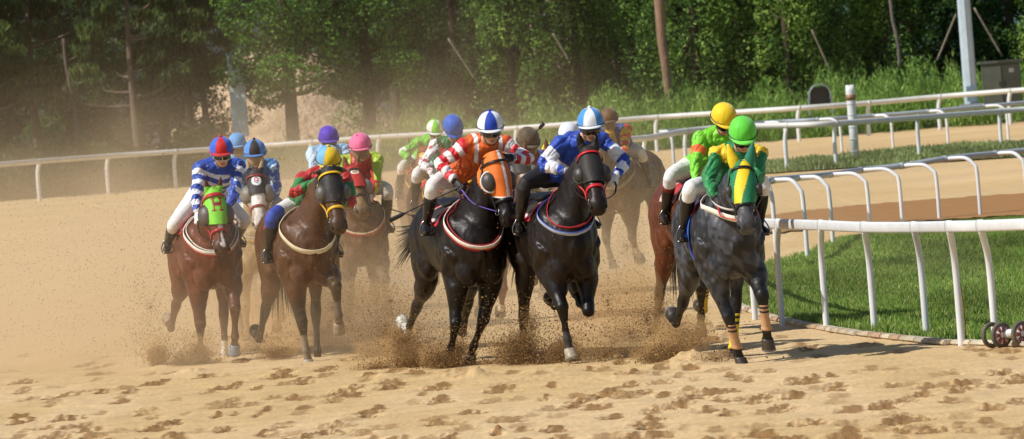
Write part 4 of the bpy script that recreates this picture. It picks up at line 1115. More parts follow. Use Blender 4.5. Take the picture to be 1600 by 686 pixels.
# hoofprints: (x, y, size, depth) - a churned pit with a raised broken lip
PR = []
rp_ = random.Random(5)
for i in range(470):
    px_ = rp_.uniform(-80, 1700); py_ = 575 + (rp_.random() ** .8) * 135 if i < 350 else rp_.uniform(480, 590)
    if i >= 350 and 320 < px_ < 1040 and py_ < 560: continue
    g_ = gp(px_, py_)
    PR.append((g_[0], g_[1], rp_.uniform(.035, .095), rp_.uniform(.4, 1.2), rp_.uniform(1.0, 2.1)))
for px_, py_ in ((680, 608), (352, 607), (610, 577 + 30), (238, 570 + 30), (540, 612), (575, 645), (780, 612), (940, 618), (1085, 600 + 22), (1180, 628), (1060, 636), (1260, 597), (1300, 608), (1590, 596), (130, 572), (1500, 606), (1400, 660), (430, 590), (900, 633), (1380, 637), (1010, 662)):
    g_ = gp(px_, py_); PR.append((g_[0], g_[1], .085, 1.2, 1.7)); PR.append((g_[0] + .07, g_[1] + .5, .06, 1.0, 1.7))
MOUNDS = []
for px_, py_, w_, h_ in ((600, 592, .24, .07), (740, 590, .20, .13), (300, 583, .20, .09), (455, 572, .14, .04), (700, 588, .30, .06), (850, 580, .30, .05), (1080, 566, .24, .16), (1062, 572, .3, .07), (1138, 578, .16, .04), (820, 592, .5, .05), (960, 590, .5, .045), (1180, 585, .5, .03), (450, 582, .6, .03), (250, 575, .16, .05), (1380, 585, .4, .03)):
    g_ = gp(px_, py_); MOUNDS.append((g_[0], g_[1], w_, h_))

def prints(X, Y):
    """returns (height, fresh damp sand mask)"""
    H = np.zeros_like(X); Mk = np.zeros_like(X)
    n1 = vnoise(X * 26, Y * 6, 1); n2 = vnoise(X * 60, Y * 13, 2)
    for (x, y, s, d, e) in PR:
        sel = (abs(X - x) < s * e * 2.6) & (abs(Y - y) < 1.0)
        if not sel.any(): continue
        dx = (X[sel] - x) / (s * e); dy = (Y[sel] - y) / .26
        r2 = dx * dx + dy * dy
        nn = n1[sel]; n_ = n2[sel]
        pit = np.exp(-r2 * 1.3); lip = np.exp(-(dx ** 2) * 1.1 - ((dy - 1.25) / .55) ** 2)
        H[sel] += d * (-.022 * pit * (.5 + 1. * nn) + .020 * lip * (.1 + 1.4 * nn) + .016 * (n_ - .4) * np.exp(-r2 * .5))
        Mk[sel] = np.maximum(Mk[sel], sstep(.30, .62, (np.exp(-r2 * .9) + .4 * lip) * (.20 + .75 * nn + .55 * n_)) * min(1, d))
    for (x, y, w_, h_) in MOUNDS:
        dx = (X - x) / w_; dy = (Y - y) / (w_ * 1.5); r2 = dx * dx + dy * dy
        H += .62 * h_ * np.exp(-r2 * 1.4) * (.75 + .5 * n1) * (r2 < 8)
    return H, Mk
SAND = C('#c9aa79'); SANDD = C('#846038')
_cache = {}
def sand_z(X, Y):
    H, Mk = prints(X, Y); _cache['m'] = Mk
    fade = 1 - sstep(78, 95, Y)
    H = H * fade + .010 * (vnoise(X * 3, Y * .9, 4) - .5) + .007 * (vnoise(X * 9, Y * 2.2, 5) - .5) * fade + .006 * (vnoise(X * 42, Y * 9, 6) - .5) * fade
    return H
def sand_c(X, Y, Z):
    Mk = _cache['m'].ravel()
    n = vnoise(X * 1.3, Y * .3, 21)
    c = mixc(SAND, C('#d1b386'), sstep(.3, .8, n))
    g = vnoise(X * 90, Y * 20, 33); c = c * (.92 + .16 * g)[:, None]
    return mixc(c, SANDD, Mk * .9)
def sandmat():
    M = mat('sand', rough=.95, bs=60, bump=.5, var=.10, vs_=2.2, bd=.02, spec=.2)
    return M
sx = lambda a, b, n: np.linspace(a, b, n)
ys_near = np.concatenate([np.arange(38, 62, .05), np.arange(62, 78, .08), np.arange(78, 110, .4), np.arange(110, 340.1, 5)])
xs_near = np.concatenate([[-70, -50, -30, -20, -14, -9], np.arange(-6.6, 6.6, .017), [9, 14, 20, 30, 50, 70]])
grid_mesh('sand_track', xs_near, ys_near, sand_z, sand_c, sandmat(), kind='structure')
v = [(-900, -60, -.05), (900, -60, -.05), (900, 1400, -.05), (-900, 1400, -.05)]
obj('ground', mesh_of('ground', v, [(0, 1, 2, 3)], SAND, False), sandmat(), kind='structure')

# strips that lie on the sand
def poly_sheet(name, pix, z, c, m, sub=0, world=None, **tags):
    P_ = [gp(x, y) for x, y in pix] if world is None else [np.array(p) for p in world]
    bm = bmesh.new(); vs2 = [bm.verts.new((p[0], p[1], z)) for p in P_]; bm.faces.new(vs2)
    bmesh.ops.triangulate(bm, faces=bm.faces[:])
    me = bpy.data.meshes.new(name); bm.to_mesh(me); bm.free(); setcol(me, c)
    return obj(name, me, m, None, **tags)
gm_ = mat('turf', rough=.95, bs=30, bump=.6, var=.3, vs_=3)
front_edge = [(1118, 452), (1160, 481), (1205, 497), (1262, 510), (1330, 521), (1400, 529), (1470, 536), (1540, 538), (1640, 541)]
back_edge = [(1760, 330), (1600, 345), (1480, 352), (1400, 360), (1310, 378), (1262, 400), (1215, 412), (1168, 428), (1118, 440)]
turf_poly = front_edge + [(1780, 560)] + back_edge
poly_sheet('turf', turf_poly, .030, C('#44581f'), gm_, kind='structure')
strip = [(800, 300), (1010, 287), (1200, 272), (1400, 259), (1600, 246), (1800, 232), (1800, 213), (1600, 225), (1500, 231), (1400, 239), (1300, 249), (1200, 259), (1010, 279), (800, 291)]
poly_sheet('grass_verge', strip, .030, C('#6c7444'), gm_, kind='structure')
damp = [(1196, 395), (1230, 360), (1300, 330), (1400, 318), (1500, 308), (1620, 300), (1780, 295), (1780, 336), (1600, 345), (1450, 355), (1340, 372), (1290, 392), (1240, 402)]
def damp_c(X, Y): return SANDD
# damp harrowed band across the inner track, with an irregular outline
dpm = [gp(x, y) for x, y in ((1150, 345), (1250, 332), (1350, 322), (1450, 314), (1600, 304), (1760, 296), (1760, 326), (1600, 338), (1450, 347), (1350, 352), (1250, 362), (1150, 372))]
pts = []
for i in range(len(dpm)):
    a, b = dpm[i], dpm[(i + 1) % len(dpm)]
    for k_ in range(14):
        t = k_ / 14; p = a * (1 - t) + b * t; p = p + np.array([0, rp_.uniform(-.4, .4), 0]); pts.append(p)
poly_sheet('damp_sand_band', None, .028, C('#a0764a'), sandmat(), world=pts, kind='structure')

def inpoly(x, y, poly):
    c = np.zeros(len(x), bool); n = len(poly); j = n - 1
    for i in range(n):
        xi, yi = poly[i]; xj, yj = poly[j]
        c ^= ((yi > y) != (yj > y)) & (x < (xj - xi) * (y - yi) / (yj - yi + 1e-12) + xi)
        j = i
    return c
def blades(name, poly, n, h, w_, cols, m, lean=.35, z0=.03, edgeh=None, **tags):
    W_ = [gp(x, y)[:2] for x, y in poly]; A = np.array(W_)
    lo, hi = A.min(0), A.max(0)
    out = []
    tot = 0
    while tot < n:
        x = RNG.uniform(lo[0], hi[0], n); y = RNG.uniform(lo[1], hi[1], n)
        k_ = inpoly(x, y, W_)
        dens = vnoise(x * 1.4, y * .8, 50) * .6 + vnoise(x * 5, y * 3, 51) * .4
        k_ &= RNG.random(n) < (.12 + 1.1 * dens ** 1.6)
        out.append(np.stack([x[k_], y[k_]], 1)); tot += k_.sum()
        if len(out) > 60: break
    P_ = np.concatenate(out)[:n]; n = len(P_)
    tuft = vnoise(P_[:, 0] * 2.2, P_[:, 1] * 1.3, 60); hh = h * RNG.uniform(.45, 1.25, n) * (.55 + .9 * tuft)
    a = RNG.uniform(0, 2 * math.pi, n); l = RNG.uniform(0, lean, n) * hh
    d = np.stack([np.cos(a), np.sin(a)], 1); b = RNG.uniform(0, 2 * math.pi, n); e = np.stack([np.cos(b), np.sin(b)], 1) * (w_ * RNG.uniform(.6, 1.3, n))[:, None]
    z = np.full(n, z0)
    v0 = np.column_stack([P_ - e, z]); v1 = np.column_stack([P_ + e, z]); v2 = np.column_stack([P_ + d * l[:, None] * .5 + e * .7, z + hh * .6]); v3 = np.column_stack([P_ + d * l[:, None] * 1.2, z + hh]); v4 = np.column_stack([P_ + d * l[:, None] * .5 - e * .7, z + hh * .6])
    V = np.stack([v0, v1, v2, v3, v4], 1).reshape(-1, 3)
    me = bpy.data.meshes.new(name); me.vertices.add(len(V)); me.vertices.foreach_set('co', V.ravel())
    me.loops.add(n * 5); me.loops.foreach_set('vertex_index', np.arange(n * 5, dtype=np.int32)); me.polygons.add(n)
    me.polygons.foreach_set('loop_start', np.arange(n, dtype=np.int32) * 5); me.polygons.foreach_set('loop_total', np.full(n, 5, np.int32)); me.update(calc_edges=True)
    cs = np.array([C(c) for c in cols]); ci = RNG.integers(0, len(cs), n); pc = cs[ci] * (.62 + .8 * vnoise(P_[:, 0] * 1.1, P_[:, 1] * .35, 70))[:, None]
    setcol(me, np.repeat(pc, 5, 0))
    return obj(name, me, m, None, kind='stuff', **tags)
gmat = mat('grass_blade', rough=.55, var=.2, vs_=2, trans=.35, spec=.3)
blades('turf_grass', turf_poly, 230000, .062, .0042, ['#6e9438', '#80a242', '#98ae50', '#587c30', '#b8b870', '#8aa24c'], gmat, .7, label='mown bright green grass between the two curving rails', category='grass')
blades('verge_grass', strip, 42000, .13, .016, ['#84945a', '#98a468', '#a8ac78', '#6c7c46'], gmat, .5, label='thin dusty grass verge beyond the inner track', category='grass')

# kerb stones
kb = mat('kerb_stone', rough=.9, bs=40, bump=.5, var=.2, vs_=8)
kp = [gp(x, y + 2) for x, y in front_edge]
Lk = [0]
for a, b in zip(kp, kp[1:]): Lk.append(Lk[-1] + np.linalg.norm(b - a))
kk_ = 0.1; ki = 0
while kk_ < Lk[-1] - .4:
    j = max(i for i in range(len(Lk)) if Lk[i] <= kk_); a, b = kp[j], kp[j + 1]; t = (kk_ - Lk[j]) / (Lk[j + 1] - Lk[j])
    p = a * (1 - t) + b * t; dr_ = unit(b - a); ln = rp_.uniform(.30, .50)
    v, f = box((0, 0, 0), (ln, .10, .045)); bm = bmesh.new(); vv = [bm.verts.new(q) for q in v]; [bm.faces.new([vv[i] for i in q]) for q in f]
    bmesh.ops.bevel(bm, geom=bm.edges[:], offset=.012, segments=2, affect='EDGES'); me = bpy.data.meshes.new('kerb_stone'); bm.to_mesh(me); bm.free()
    cc_ = C(rp_.choice(['#c8bca4', '#b8ac98', '#c8bea8', '#c0b49c', '#b0957a', '#b8a890'])); setcol(me, cc_); me.shade_flat()
    o_ = obj('kerb_stone', me, kb, None, label='weathered kerb stone edging the turf', category='kerb stone', group='kerb stones along the turf edge')
    o_.location = (p[0] + dr_[0] * ln / 2, p[1] + dr_[1] * ln / 2, .025); o_.rotation_euler = (rp_.uniform(-.04, .04), 0, math.atan2(dr_[1], dr_[0]) + rp_.uniform(-.03, .03))
    kk_ += ln + rp_.uniform(.02, .07)

# ------------------------------------------------------------------ rails
white = mat('white_plastic', rough=.42, bs=4, bump=.15, var=.07, vs_=3, dust=.08)
wcol = C('#dcdedf'); gcol = C('#9aa4ac')
def up3(p, z): return np.array([p[0], p[1], z])
def rail(name, label, tops, posts, post_r, rr, flat=False, railc=wcol, postc=wcol, goose=None, group='white running rails', ends=None):
    """tops: list of world points of the rail line; posts: (foot, top) pairs"""
    R = thing(name, label, 'rail', (float(posts[0][0][0]), float(posts[0][0][1]), 0), 0, group)
    o = np.array(R.location)
    g = G()
    P_ = [np.asarray(p) for p in tops]
    if flat:
        v, f = path([p - o for p in P_], [(rr * 1.0, rr * .55)] * len(P_), (0, 0, 1), 12, 4, True, 3)
        # loft axes: lateral = vertical
        v, f = path([p - o for p in P_], [(rr * .5, rr)] * len(P_), (0, 0, 1), 14, 4, True, 3)
    else:
        v, f = path([p - o for p in P_], [rr] * len(P_), (0, 0, 1), 12, 4)
    g.add(v, f, railc)
    obj('rail_beam', g, white, R)
    for i, p in enumerate(P_[1:-1]):
        d = unit(P_[i + 2] - P_[i])
        v, f = path([p - o - d * .05, p - o + d * .05], [(rr * .5 + .006, rr + .006)] * 2 if flat else [rr + .006] * 2, (0, 0, 1), 14, 1, True, 3 if flat else 2)
        obj('joint_sleeve', mesh_of('joint_sleeve', v, f, railc * .9), white, R)
    for ft, tp in posts:
        ft = np.asarray(ft, float) - o; tp = np.asarray(tp, float) - o
        if goose:
            h = tp - ft; hz = h[2]; hv = np.array([h[0], h[1], 0])
            pts_ = [ft - np.array([0, 0, .1]), ft + np.array([0, 0, hz * .72]), ft + hv * .10 + np.array([0, 0, hz * .88]), ft + hv * .35 + np.array([0, 0, hz * .985]), ft + hv * .7 + np.array([0, 0, hz]), tp]
            v, f = path(pts_, [post_r] * 6, (0.3, 1, 0), 10, 4)
        else:
            mid = ft + (tp - ft) * .8; mid[:2] = ft[:2] + (tp - ft)[:2] * .25
            v, f = path([ft - np.array([0, 0, .1]), ft + np.array([0, 0, (tp - ft)[2] * .55]), mid, tp], [post_r] * 4, (.3, 1, 0), 12, 4)
        obj('post', mesh_of('post', v, f, postc), white, R)
    return R
# nearest rail: posts on the photograph's feet, beam leaning out over the track
fr_feet = [(1062, 425), (1102, 462), (1155, 490), (1180, 499), (1222.5, 509), (1292, 516), (1367, 522), (1448, 529), (1502.5, 540), (1556, 541), (1625, 551)]
fr_top = [(1062, 341), (1100, 342), (1138, 345), (1172, 347), (1216, 350), (1283, 352), (1350, 355), (1428, 355), (1483, 354), (1532, 353), (1612, 350)]
tops = []; posts = []
for (fx, fy), (tx, ty) in zip(fr_feet, fr_top):
    F_ = gp(fx, fy); T_ = dp(tx, ty, F_[1] - .25); tops.append(T_); posts.append((F_, up3(T_, T_[2] - .02)))
rail('near_rail', 'white flat topped rail curving round the turf, closest to the camera', tops, posts, .031, .050, flat=True)
# rear rail of the turf: gooseneck posts on the grass side, steel tube beyond
rr_feet = [(1172, 430), (1215, 417), (1262, 407), (1302, 386), (1360, 362), (1410, 350), (1468, 344), (1532, 338), (1606, 330), (1690, 322)]
rr_elb = [(1150, 293), (1192, 288), (1205, 282), (1245, 278), (1297, 273), (1345, 266), (1410, 259), (1478, 248), (1556, 240), (1640, 231)]
tops = []; posts = []
for (fx, fy), (tx, ty) in zip(rr_feet, rr_elb):
    F_ = gp(fx, fy); T_ = dp(tx, ty, F_[1] + .25); tops.append(T_); posts.append((F_, T_))
rail('turf_rear_rail', 'grey tube rail on white gooseneck posts behind the turf', tops, posts, .030, .046, railc=gcol, goose=True)
# inner rails of the second loop
af = [(930, 300), (1010, 291), (1074, 281), (1150, 274), (1230, 268), (1307, 262), (1437, 247), (1565, 232), (1690, 222)]
at_ = [(930, 219), (1008, 216), (1072, 205), (1150, 198), (1230, 196), (1306, 193), (1434, 184), (1562, 174), (1690, 163)]
tops = []; posts = []
for (fx, fy), (tx, ty) in zip(af, at_):
    F_ = gp(fx, fy); T_ = dp(tx, ty, F_[1]); tops.append(T_); posts.append((F_, T_))
rail('inner_rail', 'thick white rail on straight posts across the middle distance', tops, posts, .048, .072, railc=C('#d4d4d0'))
bf = [(1055, 280), (1130, 266), (1230, 250), (1316, 243), (1396, 236), (1482, 229), (1576, 221), (1680, 212)]
bt = [(1032, 206), (1105, 201), (1192, 192), (1278, 187), (1365, 181), (1450, 174), (1538, 166), (1640, 157)]
tops = []; posts = []
for (fx, fy), (tx, ty) in zip(bf, bt):
    F_ = gp(fx, fy); T_ = dp(tx, ty, F_[1] + .3); tops.append(T_); posts.append((F_, T_))
rail('inner_back_rail', 'slim grey rail on white gooseneck posts behind the thick rail', tops, posts, .038, .055, railc=gcol, goose=True)
# outer rail along the trees
cf = [(-45, 326), (62, 315), (170, 304), (275, 295), (380, 286), (487, 278), (593, 270), (700, 262), (808, 254), (916, 246), (1027, 237), (1138, 229), (1249, 221), (1358, 212), (1469, 203), (1579, 195), (1690, 187)]
ct = [(-45, 261), (62, 252), (170, 244), (275, 237), (380, 230), (487, 222), (593, 214), (700, 208), (808, 200), (916, 192), (1027, 183), (1138, 176), (1249, 169), (1358, 161), (1469, 151), (1579, 142), (1690, 134)]
tops = []; posts = []
for (fx, fy), (tx, ty) in zip(cf, ct):
    F_ = gp(fx, fy); T_ = dp(tx, ty, F_[1]); tops.append(T_); posts.append((F_, T_))
rail('outer_rail', 'long white rail in front of the trees, farthest from the camera', tops, posts, .065, .085, railc=C('#cfcfca'))

# marker post
F_ = gp(1337, 252); T_ = thing('marker_post', 'leaning white wrapped marker post with a rusty top ring', 'post', F_)
v, f = path([(0, 0, 0), (0, 0, 1.74), (0, 0, 1.84), (0, 0, 1.88)], [.10, .115, .10, .04], (0, 1, 0), 16, 2); obj('post_body', mesh_of('post_body', v, f, wcol), white, T_)
v, f = path([(0, 0, 1.52), (0, 0, 1.66)], [.124, .124], (0, 1, 0), 16); obj('ring', mesh_of('ring', v, f, C('#8c6a4c')), white, T_)
for z_ in (.25, .55, .85, 1.15, 1.42):
    v, f = torus((0, 0, z_), (0, 0, 1), .116, .008, 20, 6); obj('tape', mesh_of('tape', v, f, wcol * .8), white, T_)

# wheels at the right edge
W0 = gp(1580, 543)
T_ = thing('wheeled_roller', 'low cart with pink hubbed tyres and a white axle drum by the rail', 'cart', W0)
steel_ = mat('steel'); rub = mat('rubber', rough=.8, bs=80, bump=.4, var=.2, vs_=20, dust=.35)
sc_ = W0[1] / FPX
for wxp in (-27, -14, 17, 34):
    wp_ = np.array([wxp * sc_, {-27: .14, -14: 0, 17: -.04, 34: .1}[wxp], .112]); ax_ = unit((.60, -.80, 0))
    wh = obj('wheel', mesh_of('wheel', *torus(wp_, ax_, .092, .020, 36, 12), C('#5c5850')), rub, T_)
    if wxp in (-14, 17):
        gg = G()
        v, f = path([wp_ - ax_ * .018, wp_ + ax_ * .018], [.078, .078], (0, 0, 1), 28); gg.add(v, f, C('#e4d8d0')); 
        for k_ in range(7):
            a = 2 * math.pi * k_ / 7; u_ = unit(np.cross(ax_, (0, 0, 1))); d_ = u_ * math.cos(a) + np.array([0, 0, 1]) * math.sin(a)
            v, f = path([wp_ + ax_ * -.021 + d_ * .026, wp_ + ax_ * -.021 + d_ * .076], [(.012, .004), (.020, .004)], ax_, 6); gg.add(v, f, C('#8c4a4a'))
            v, f = path([wp_ + ax_ * .021 + d_ * .026, wp_ + ax_ * .021 + d_ * .076], [(.012, .004), (.020, .004)], ax_, 6); gg.add(v, f, C('#8c4a4a'))
        obj('rim', gg, mat('rim', rough=.5, var=.1), wh)
v, f = path([(-10 * sc_, .03, .118), (16 * sc_, -.02, .118)], [.040, .040], (0, 0, 1), 18); obj('axle_drum', mesh_of('axle_drum', v, f, C('#d8d8d6')), white, T_)
# bamboo stake with cord
S0 = gp(1502, 538) + np.array([.045, .10, 0]); 
T_ = thing('bamboo_stake', 'thin bent brown stake tied beside a rail post', 'stake', S0)
v, f = path([(0, 0, 0), (.005, 0, .3), (-.02, 0, .62), (-.05, 0, .86)], [.007, .007, .006, .004], (0, 1, 0), 6, 3); obj('cane', mesh_of('cane', v, f, C('#8a6430')), mat('wood', rough=.8, bs=30, bump=.4, var=.3), T_)
v, f = torus((-.045, -.10, .22), (0, 0, 1), .037, .005, 16, 6); obj('cord', mesh_of('cord', v, f, C('#a88c54')), mat('wood'), T_)

# ------------------------------------------------------------------ background
bark = mat('bark', rough=.9, bs=14, bump=.8, var=.3, vs_=5, stretch=(1, 1, .3), bd=.04)
leafm = mat('leaves', rough=.6, var=.25, vs_=.8, trans=.40, spec=.25)
def leaf_mesh(name, blobs, n, size, cols, seed, asp=1.0, droop=0, upb=.5, shell=.55):
    r_ = np.random.default_rng(seed)
    B_ = np.array([b[:3] for b in blobs]); Rr = np.array([b[3:6] for b in blobs])
    w_ = (Rr[:, 0] * Rr[:, 2]); w_ = w_ / w_.sum(); k_ = r_.choice(len(B_), n, p=w_)
    d = r_.normal(size=(n, 3)); d /= np.linalg.norm(d, axis=1)[:, None]
    r0 = shell + (1.08 - shell) * r_.random(n) ** .7
    P_ = B_[k_] + d * Rr[k_] * r0[:, None]
    # cluster the leaves onto twigs
    tw = r_.integers(0, n, n); near = np.where(k_[tw] == k_, 1, 0)[:, None]; 
    nn = d * .8 + r_.normal(size=(n, 3)) * .6; nn[:, 2] += upb; nn /= np.linalg.norm(nn, axis=1)[:, None]
    a = np.cross(nn, r_.normal(size=(n, 3))); 
    if asp > 1.6: a = a * .5 + np.array([0, 0, 1.]) * (1 if droop >= 0 else -1)
    a /= np.linalg.norm(a, axis=1)[:, None]; b = np.cross(nn, a)
    s = size * r_.uniform(.55, 1.35, n)[:, None]
    A_, Bb = a * s * asp, b * s / asp ** .5
    V = np.stack([P_ - A_ * .5, P_ - Bb * .42 + nn * s * .1, P_ + A_ * .6, P_ + Bb * .42 + nn * s * .1], 1).reshape(-1, 3)
    me = bpy.data.meshes.new(name); me.vertices.add(4 * n); me.vertices.foreach_set('co', V.ravel())
    me.loops.add(4 * n); me.loops.foreach_set('vertex_index', np.arange(4 * n, dtype=np.int32)); me.polygons.add(n)
    me.polygons.foreach_set('loop_start', np.arange(n, dtype=np.int32) * 4); me.polygons.foreach_set('loop_total', np.full(n, 4, np.int32)); me.update(calc_edges=True)
    cs = np.array([C(c) for c in cols]); bc = r_.integers(0, len(cs), len(B_)); ci = np.where(r_.random(n) < .6, bc[k_], r_.integers(0, len(cs), n))
    setcol(me, np.repeat(cs[ci] * r_.uniform(.8, 1.2, n)[:, None], 4, 0)); return me
def limb_mesh(name, h, r, blobs, seed, c, lean=(0, 0), nl=9, low=.35):
    r_ = random.Random(seed); g = G()
    tp = np.array([lean[0], lean[1], h]); bend = np.array([r_.uniform(-.12, .12), 0, 0])
    pt = lambda t: tp * t + bend * math.sin(t * 3.1)
    v, f = path([pt(0) - np.array([0, 0, .2]), pt(.03), pt(.25), pt(.5), pt(.75), pt(1)], [r * 1.35, r * 1.1, r * .9, r * .75, r * .5, r * .15], (0, 1, 0), 12, 3); g.add(v, f, c)
    for b in r_.sample(blobs, min(nl, len(blobs))):
        q = np.array(b[:3]); t = min(max((q[2] - .5) / h, low), .9); s_ = pt(t); m_ = (s_ + q) / 2 + np.array([0, 0, -.15])
        v, f = path([s_, m_, q], [r * .38, r * .24, r * .08], (0, 1, 0), 7, 3); g.add(v, f, c)
    return mesh_of(name, g.V(), g.f, g.Cc())
def blobs_round(r_, h0, h1, w_, n):
    o = []
    for i in range(n):
        z = r_.uniform(h0, h1); t = (z - h0) / (h1 - h0); rad_ = w_ * math.sin(math.pi * min(max(.12 + t * .8, 0), 1)) ** .7
        a = r_.uniform(0, 6.28); q = rad_ * math.sqrt(r_.random()); s = r_.uniform(.45, .95)
        o.append((q * math.cos(a), q * math.sin(a), z, s, s, s * .7))
    return o
def blobs_cone(r_, h0, h1, w_, n):
    o = []
    for i in range(n):
        t = r_.random() ** 1.3; z = h0 + (h1 - h0) * t; q = w_ * (1 - t) ** .75 * r_.uniform(.55, 1); a = r_.uniform(0, 6.28); s = r_.uniform(.28, .62)
        o.append((q * math.cos(a), q * math.sin(a), z, s, s, s * 1.7))
    return o
def blobs_pine(r_, h0, h1, w_, n):
    o = []
    for i in range(n):
        z = h0 + (h1 - h0) * (i / n) + r_.uniform(-.2, .2); q = w_ * r_.uniform(.3, 1) * (1.1 - .6 * i / n); a = r_.uniform(0, 6.28); s = r_.uniform(.35, .8)
        o.append((q * math.cos(a), q * math.sin(a), z, s, s, s * .35))
    return o
GREEN_B = ['#42622a', '#527a2e', '#365422', '#6c9838', '#86ae44']; GREEN_D = ['#28421c', '#345024', '#223a18', '#44652c']; GREEN_C = ['#466429', '#64863a', '#7ea048', '#344f22', '#9cb858']; PINE = ['#3c5226', '#526832', '#6c7e3e', '#2c3e1e']
rt_ = random.Random(3)
KIND = {}
def kind(nm, variant):
    key = (nm, variant)
    if key in KIND: return KIND[key]
    sd = 100 + variant * 7 + len(nm)
    r_ = random.Random(sd)
    if nm == 'broadleaf': bl = blobs_round(r_, 2.6, 8.4, 2.6, 46); cr = leaf_mesh('crown', bl, 22000, .105, GREEN_B, sd, shell=.78); tr = limb_mesh('trunk', 7.6, .26, bl, sd, C('#4a3d30'))
    elif nm == 'dark': bl = blobs_round(r_, .8, 8.6, 2.7, 56); cr = leaf_mesh('crown', bl, 15000, .12, GREEN_D, sd); tr = limb_mesh('trunk', 7.6, .20, bl, sd, C('#3c3228'))
    elif nm == 'cedar': bl = blobs_cone(r_, .7, 9.5, 2.1, 85); cr = leaf_mesh('crown', bl, 24000, .095, GREEN_C, sd, 1.5, shell=.75); tr = limb_mesh('trunk', 9, .17, bl, sd, C('#4a3d30'), nl=6)
    else: bl = blobs_pine(r_, 3.1, 8.0, 2.7, 40); cr = leaf_mesh('crown', bl, 17000, .15, PINE, sd, 2.2, upb=1.0, shell=.2); tr = limb_mesh('trunk', 7.6, .17, bl, sd, C('#6a5a4c'), nl=14)
    KIND[key] = (cr, tr); return KIND[key]
used = {}
def tree(nm, variant, x, D, label, group, s=1.0, rz=None, z=0):
    cr, tr = kind(nm, variant)
    X_ = wx(x, D, 2.0)
    nmn = {'broadleaf': 'broadleaf_tree', 'dark': 'evergreen_tree', 'cedar': 'cedar_tree', 'pine': 'pine_tree'}[nm]
    T_ = thing(nmn, label, 'tree', (X_, D, z), rt_.uniform(0, 6.28) if rz is None else rz, group); T_.scale = (s, s, s)
    obj('trunk', tr, None, T_); obj('crown', cr, None, T_)
    for me_, mm_ in ((tr, bark), (cr, leafm)):
        if not me_.materials: me_.materials.append(mm_)
# land behind the outer rail rises gently; a bare earth mound and a wooded hill close the view
def bank_z(X, Y):
    u = (Y - 214) / 12; base = .9 * sstep(0, 1, u) * sstep(-6, 16, X) + .25 * sstep(0, 1, u)
    return np.where(Y < 212, -.3, base + .12 * (vnoise(X * .7, Y * .5, 80) - .5)) - .02
bankc = lambda X, Y, Z: mixc(C('#3c4522'), C('#5c5638'), sstep(.35, .75, vnoise(X * .5, Y * .3, 81)))
grid_mesh('embankment', np.arange(-80, 80.1, .8), np.concatenate([[210.5, 211.5], np.arange(212, 340, 1.5)]), bank_z, bankc, gm_, kind='structure')
def mound_z(X, Y): 
    return -1 + 5.6 * np.exp(-((X - wx(430, 275, 2)) / 5.2) ** 2 - ((Y - 282) / 7) ** 2) * (1 + .12 * vnoise(X, Y, 83)) + 0.25 * vnoise(X * 2, Y * 2, 84)
grid_mesh('earth_mound', np.arange(-34, 8, .35), np.arange(265, 298, .5), mound_z, lambda X, Y, Z: mixc(C('#c8ac8c'), C('#ac9070'), vnoise(X * 3, Y * 2, 85)), mat('earth', rough=.95, bs=4, bump=.8, var=.25, vs_=1.5, bd=.2), kind='structure')
def hill_z(X, Y): return -2 + 30 * sstep(300, 420, Y) * (1 + .25 * vnoise(X * .05, Y * .05, 86))
grid_mesh('wooded_hill', np.arange(-200, 200.1, 5), np.arange(300, 480, 5), hill_z, lambda X, Y, Z: C('#2a331c'), gm_, kind='structure')
places = []
# row 1 (nearest): picture column, depth, kind, variant, scale
row1 = [(-60, 226, 'pine', 0, 1), (60, 228, 'pine', 1, 1), (215, 226, 'pine', 0, .98), (300, 232, 'pine', 1, 1), (455, 226, 'broadleaf', 0, 1.0), (575, 228, 'broadleaf', 1, 1.0), (712, 232, 'dark', 0, 1),
        (800, 228, 'cedar', 0, 1), (905, 230, 'cedar', 1, 1), (965, 236, 'cedar', 2, 1), (1088, 226, 'cedar', 0, 1.05), (1160, 229, 'cedar', 1, 1), (1232, 226, 'cedar', 2, 1.05), (1310, 231, 'cedar', 0, 1), (1392, 228, 'cedar', 1, 1.0), (1480, 233, 'dark', 1, 1), (1585, 230, 'dark', 0, 1), (1660, 228, 'cedar', 2, 1)]
row2 = [(-40, 240, 'dark', 1, 1), (20, 244, 'dark', 0, 1), (110, 238, 'dark', 1, .9), (170, 246, 'dark', 0, 1), (255, 242, 'dark', 1, .95), (325, 246, 'dark', 0, .8), (620, 246, 'cedar', 1, 1.05), (690, 250, 'dark', 0, 1.1), (760, 246, 'dark', 1, 1.1), (835, 248, 'dark', 0, 1), (930, 250, 'dark', 0, 1.1), (1010, 248, 'dark', 1, 1.1), (1130, 246, 'dark', 0, 1.1), (1200, 248, 'dark', 1, 1.1), (1280, 246, 'dark', 0, 1.1), (1350, 250, 'dark', 1, 1.1), (1430, 246, 'dark', 0, 1.1), (1500, 252, 'dark', 1, 1.1), (1560, 246, 'dark', 0, 1.1), (1640, 246, 'dark', 1, 1.1)]
ordn = {'pine': 'pine with bare lower trunk', 'broadleaf': 'broad crowned tree with a thick dark trunk', 'dark': 'dark bushy evergreen', 'cedar': 'green conical cedar'}
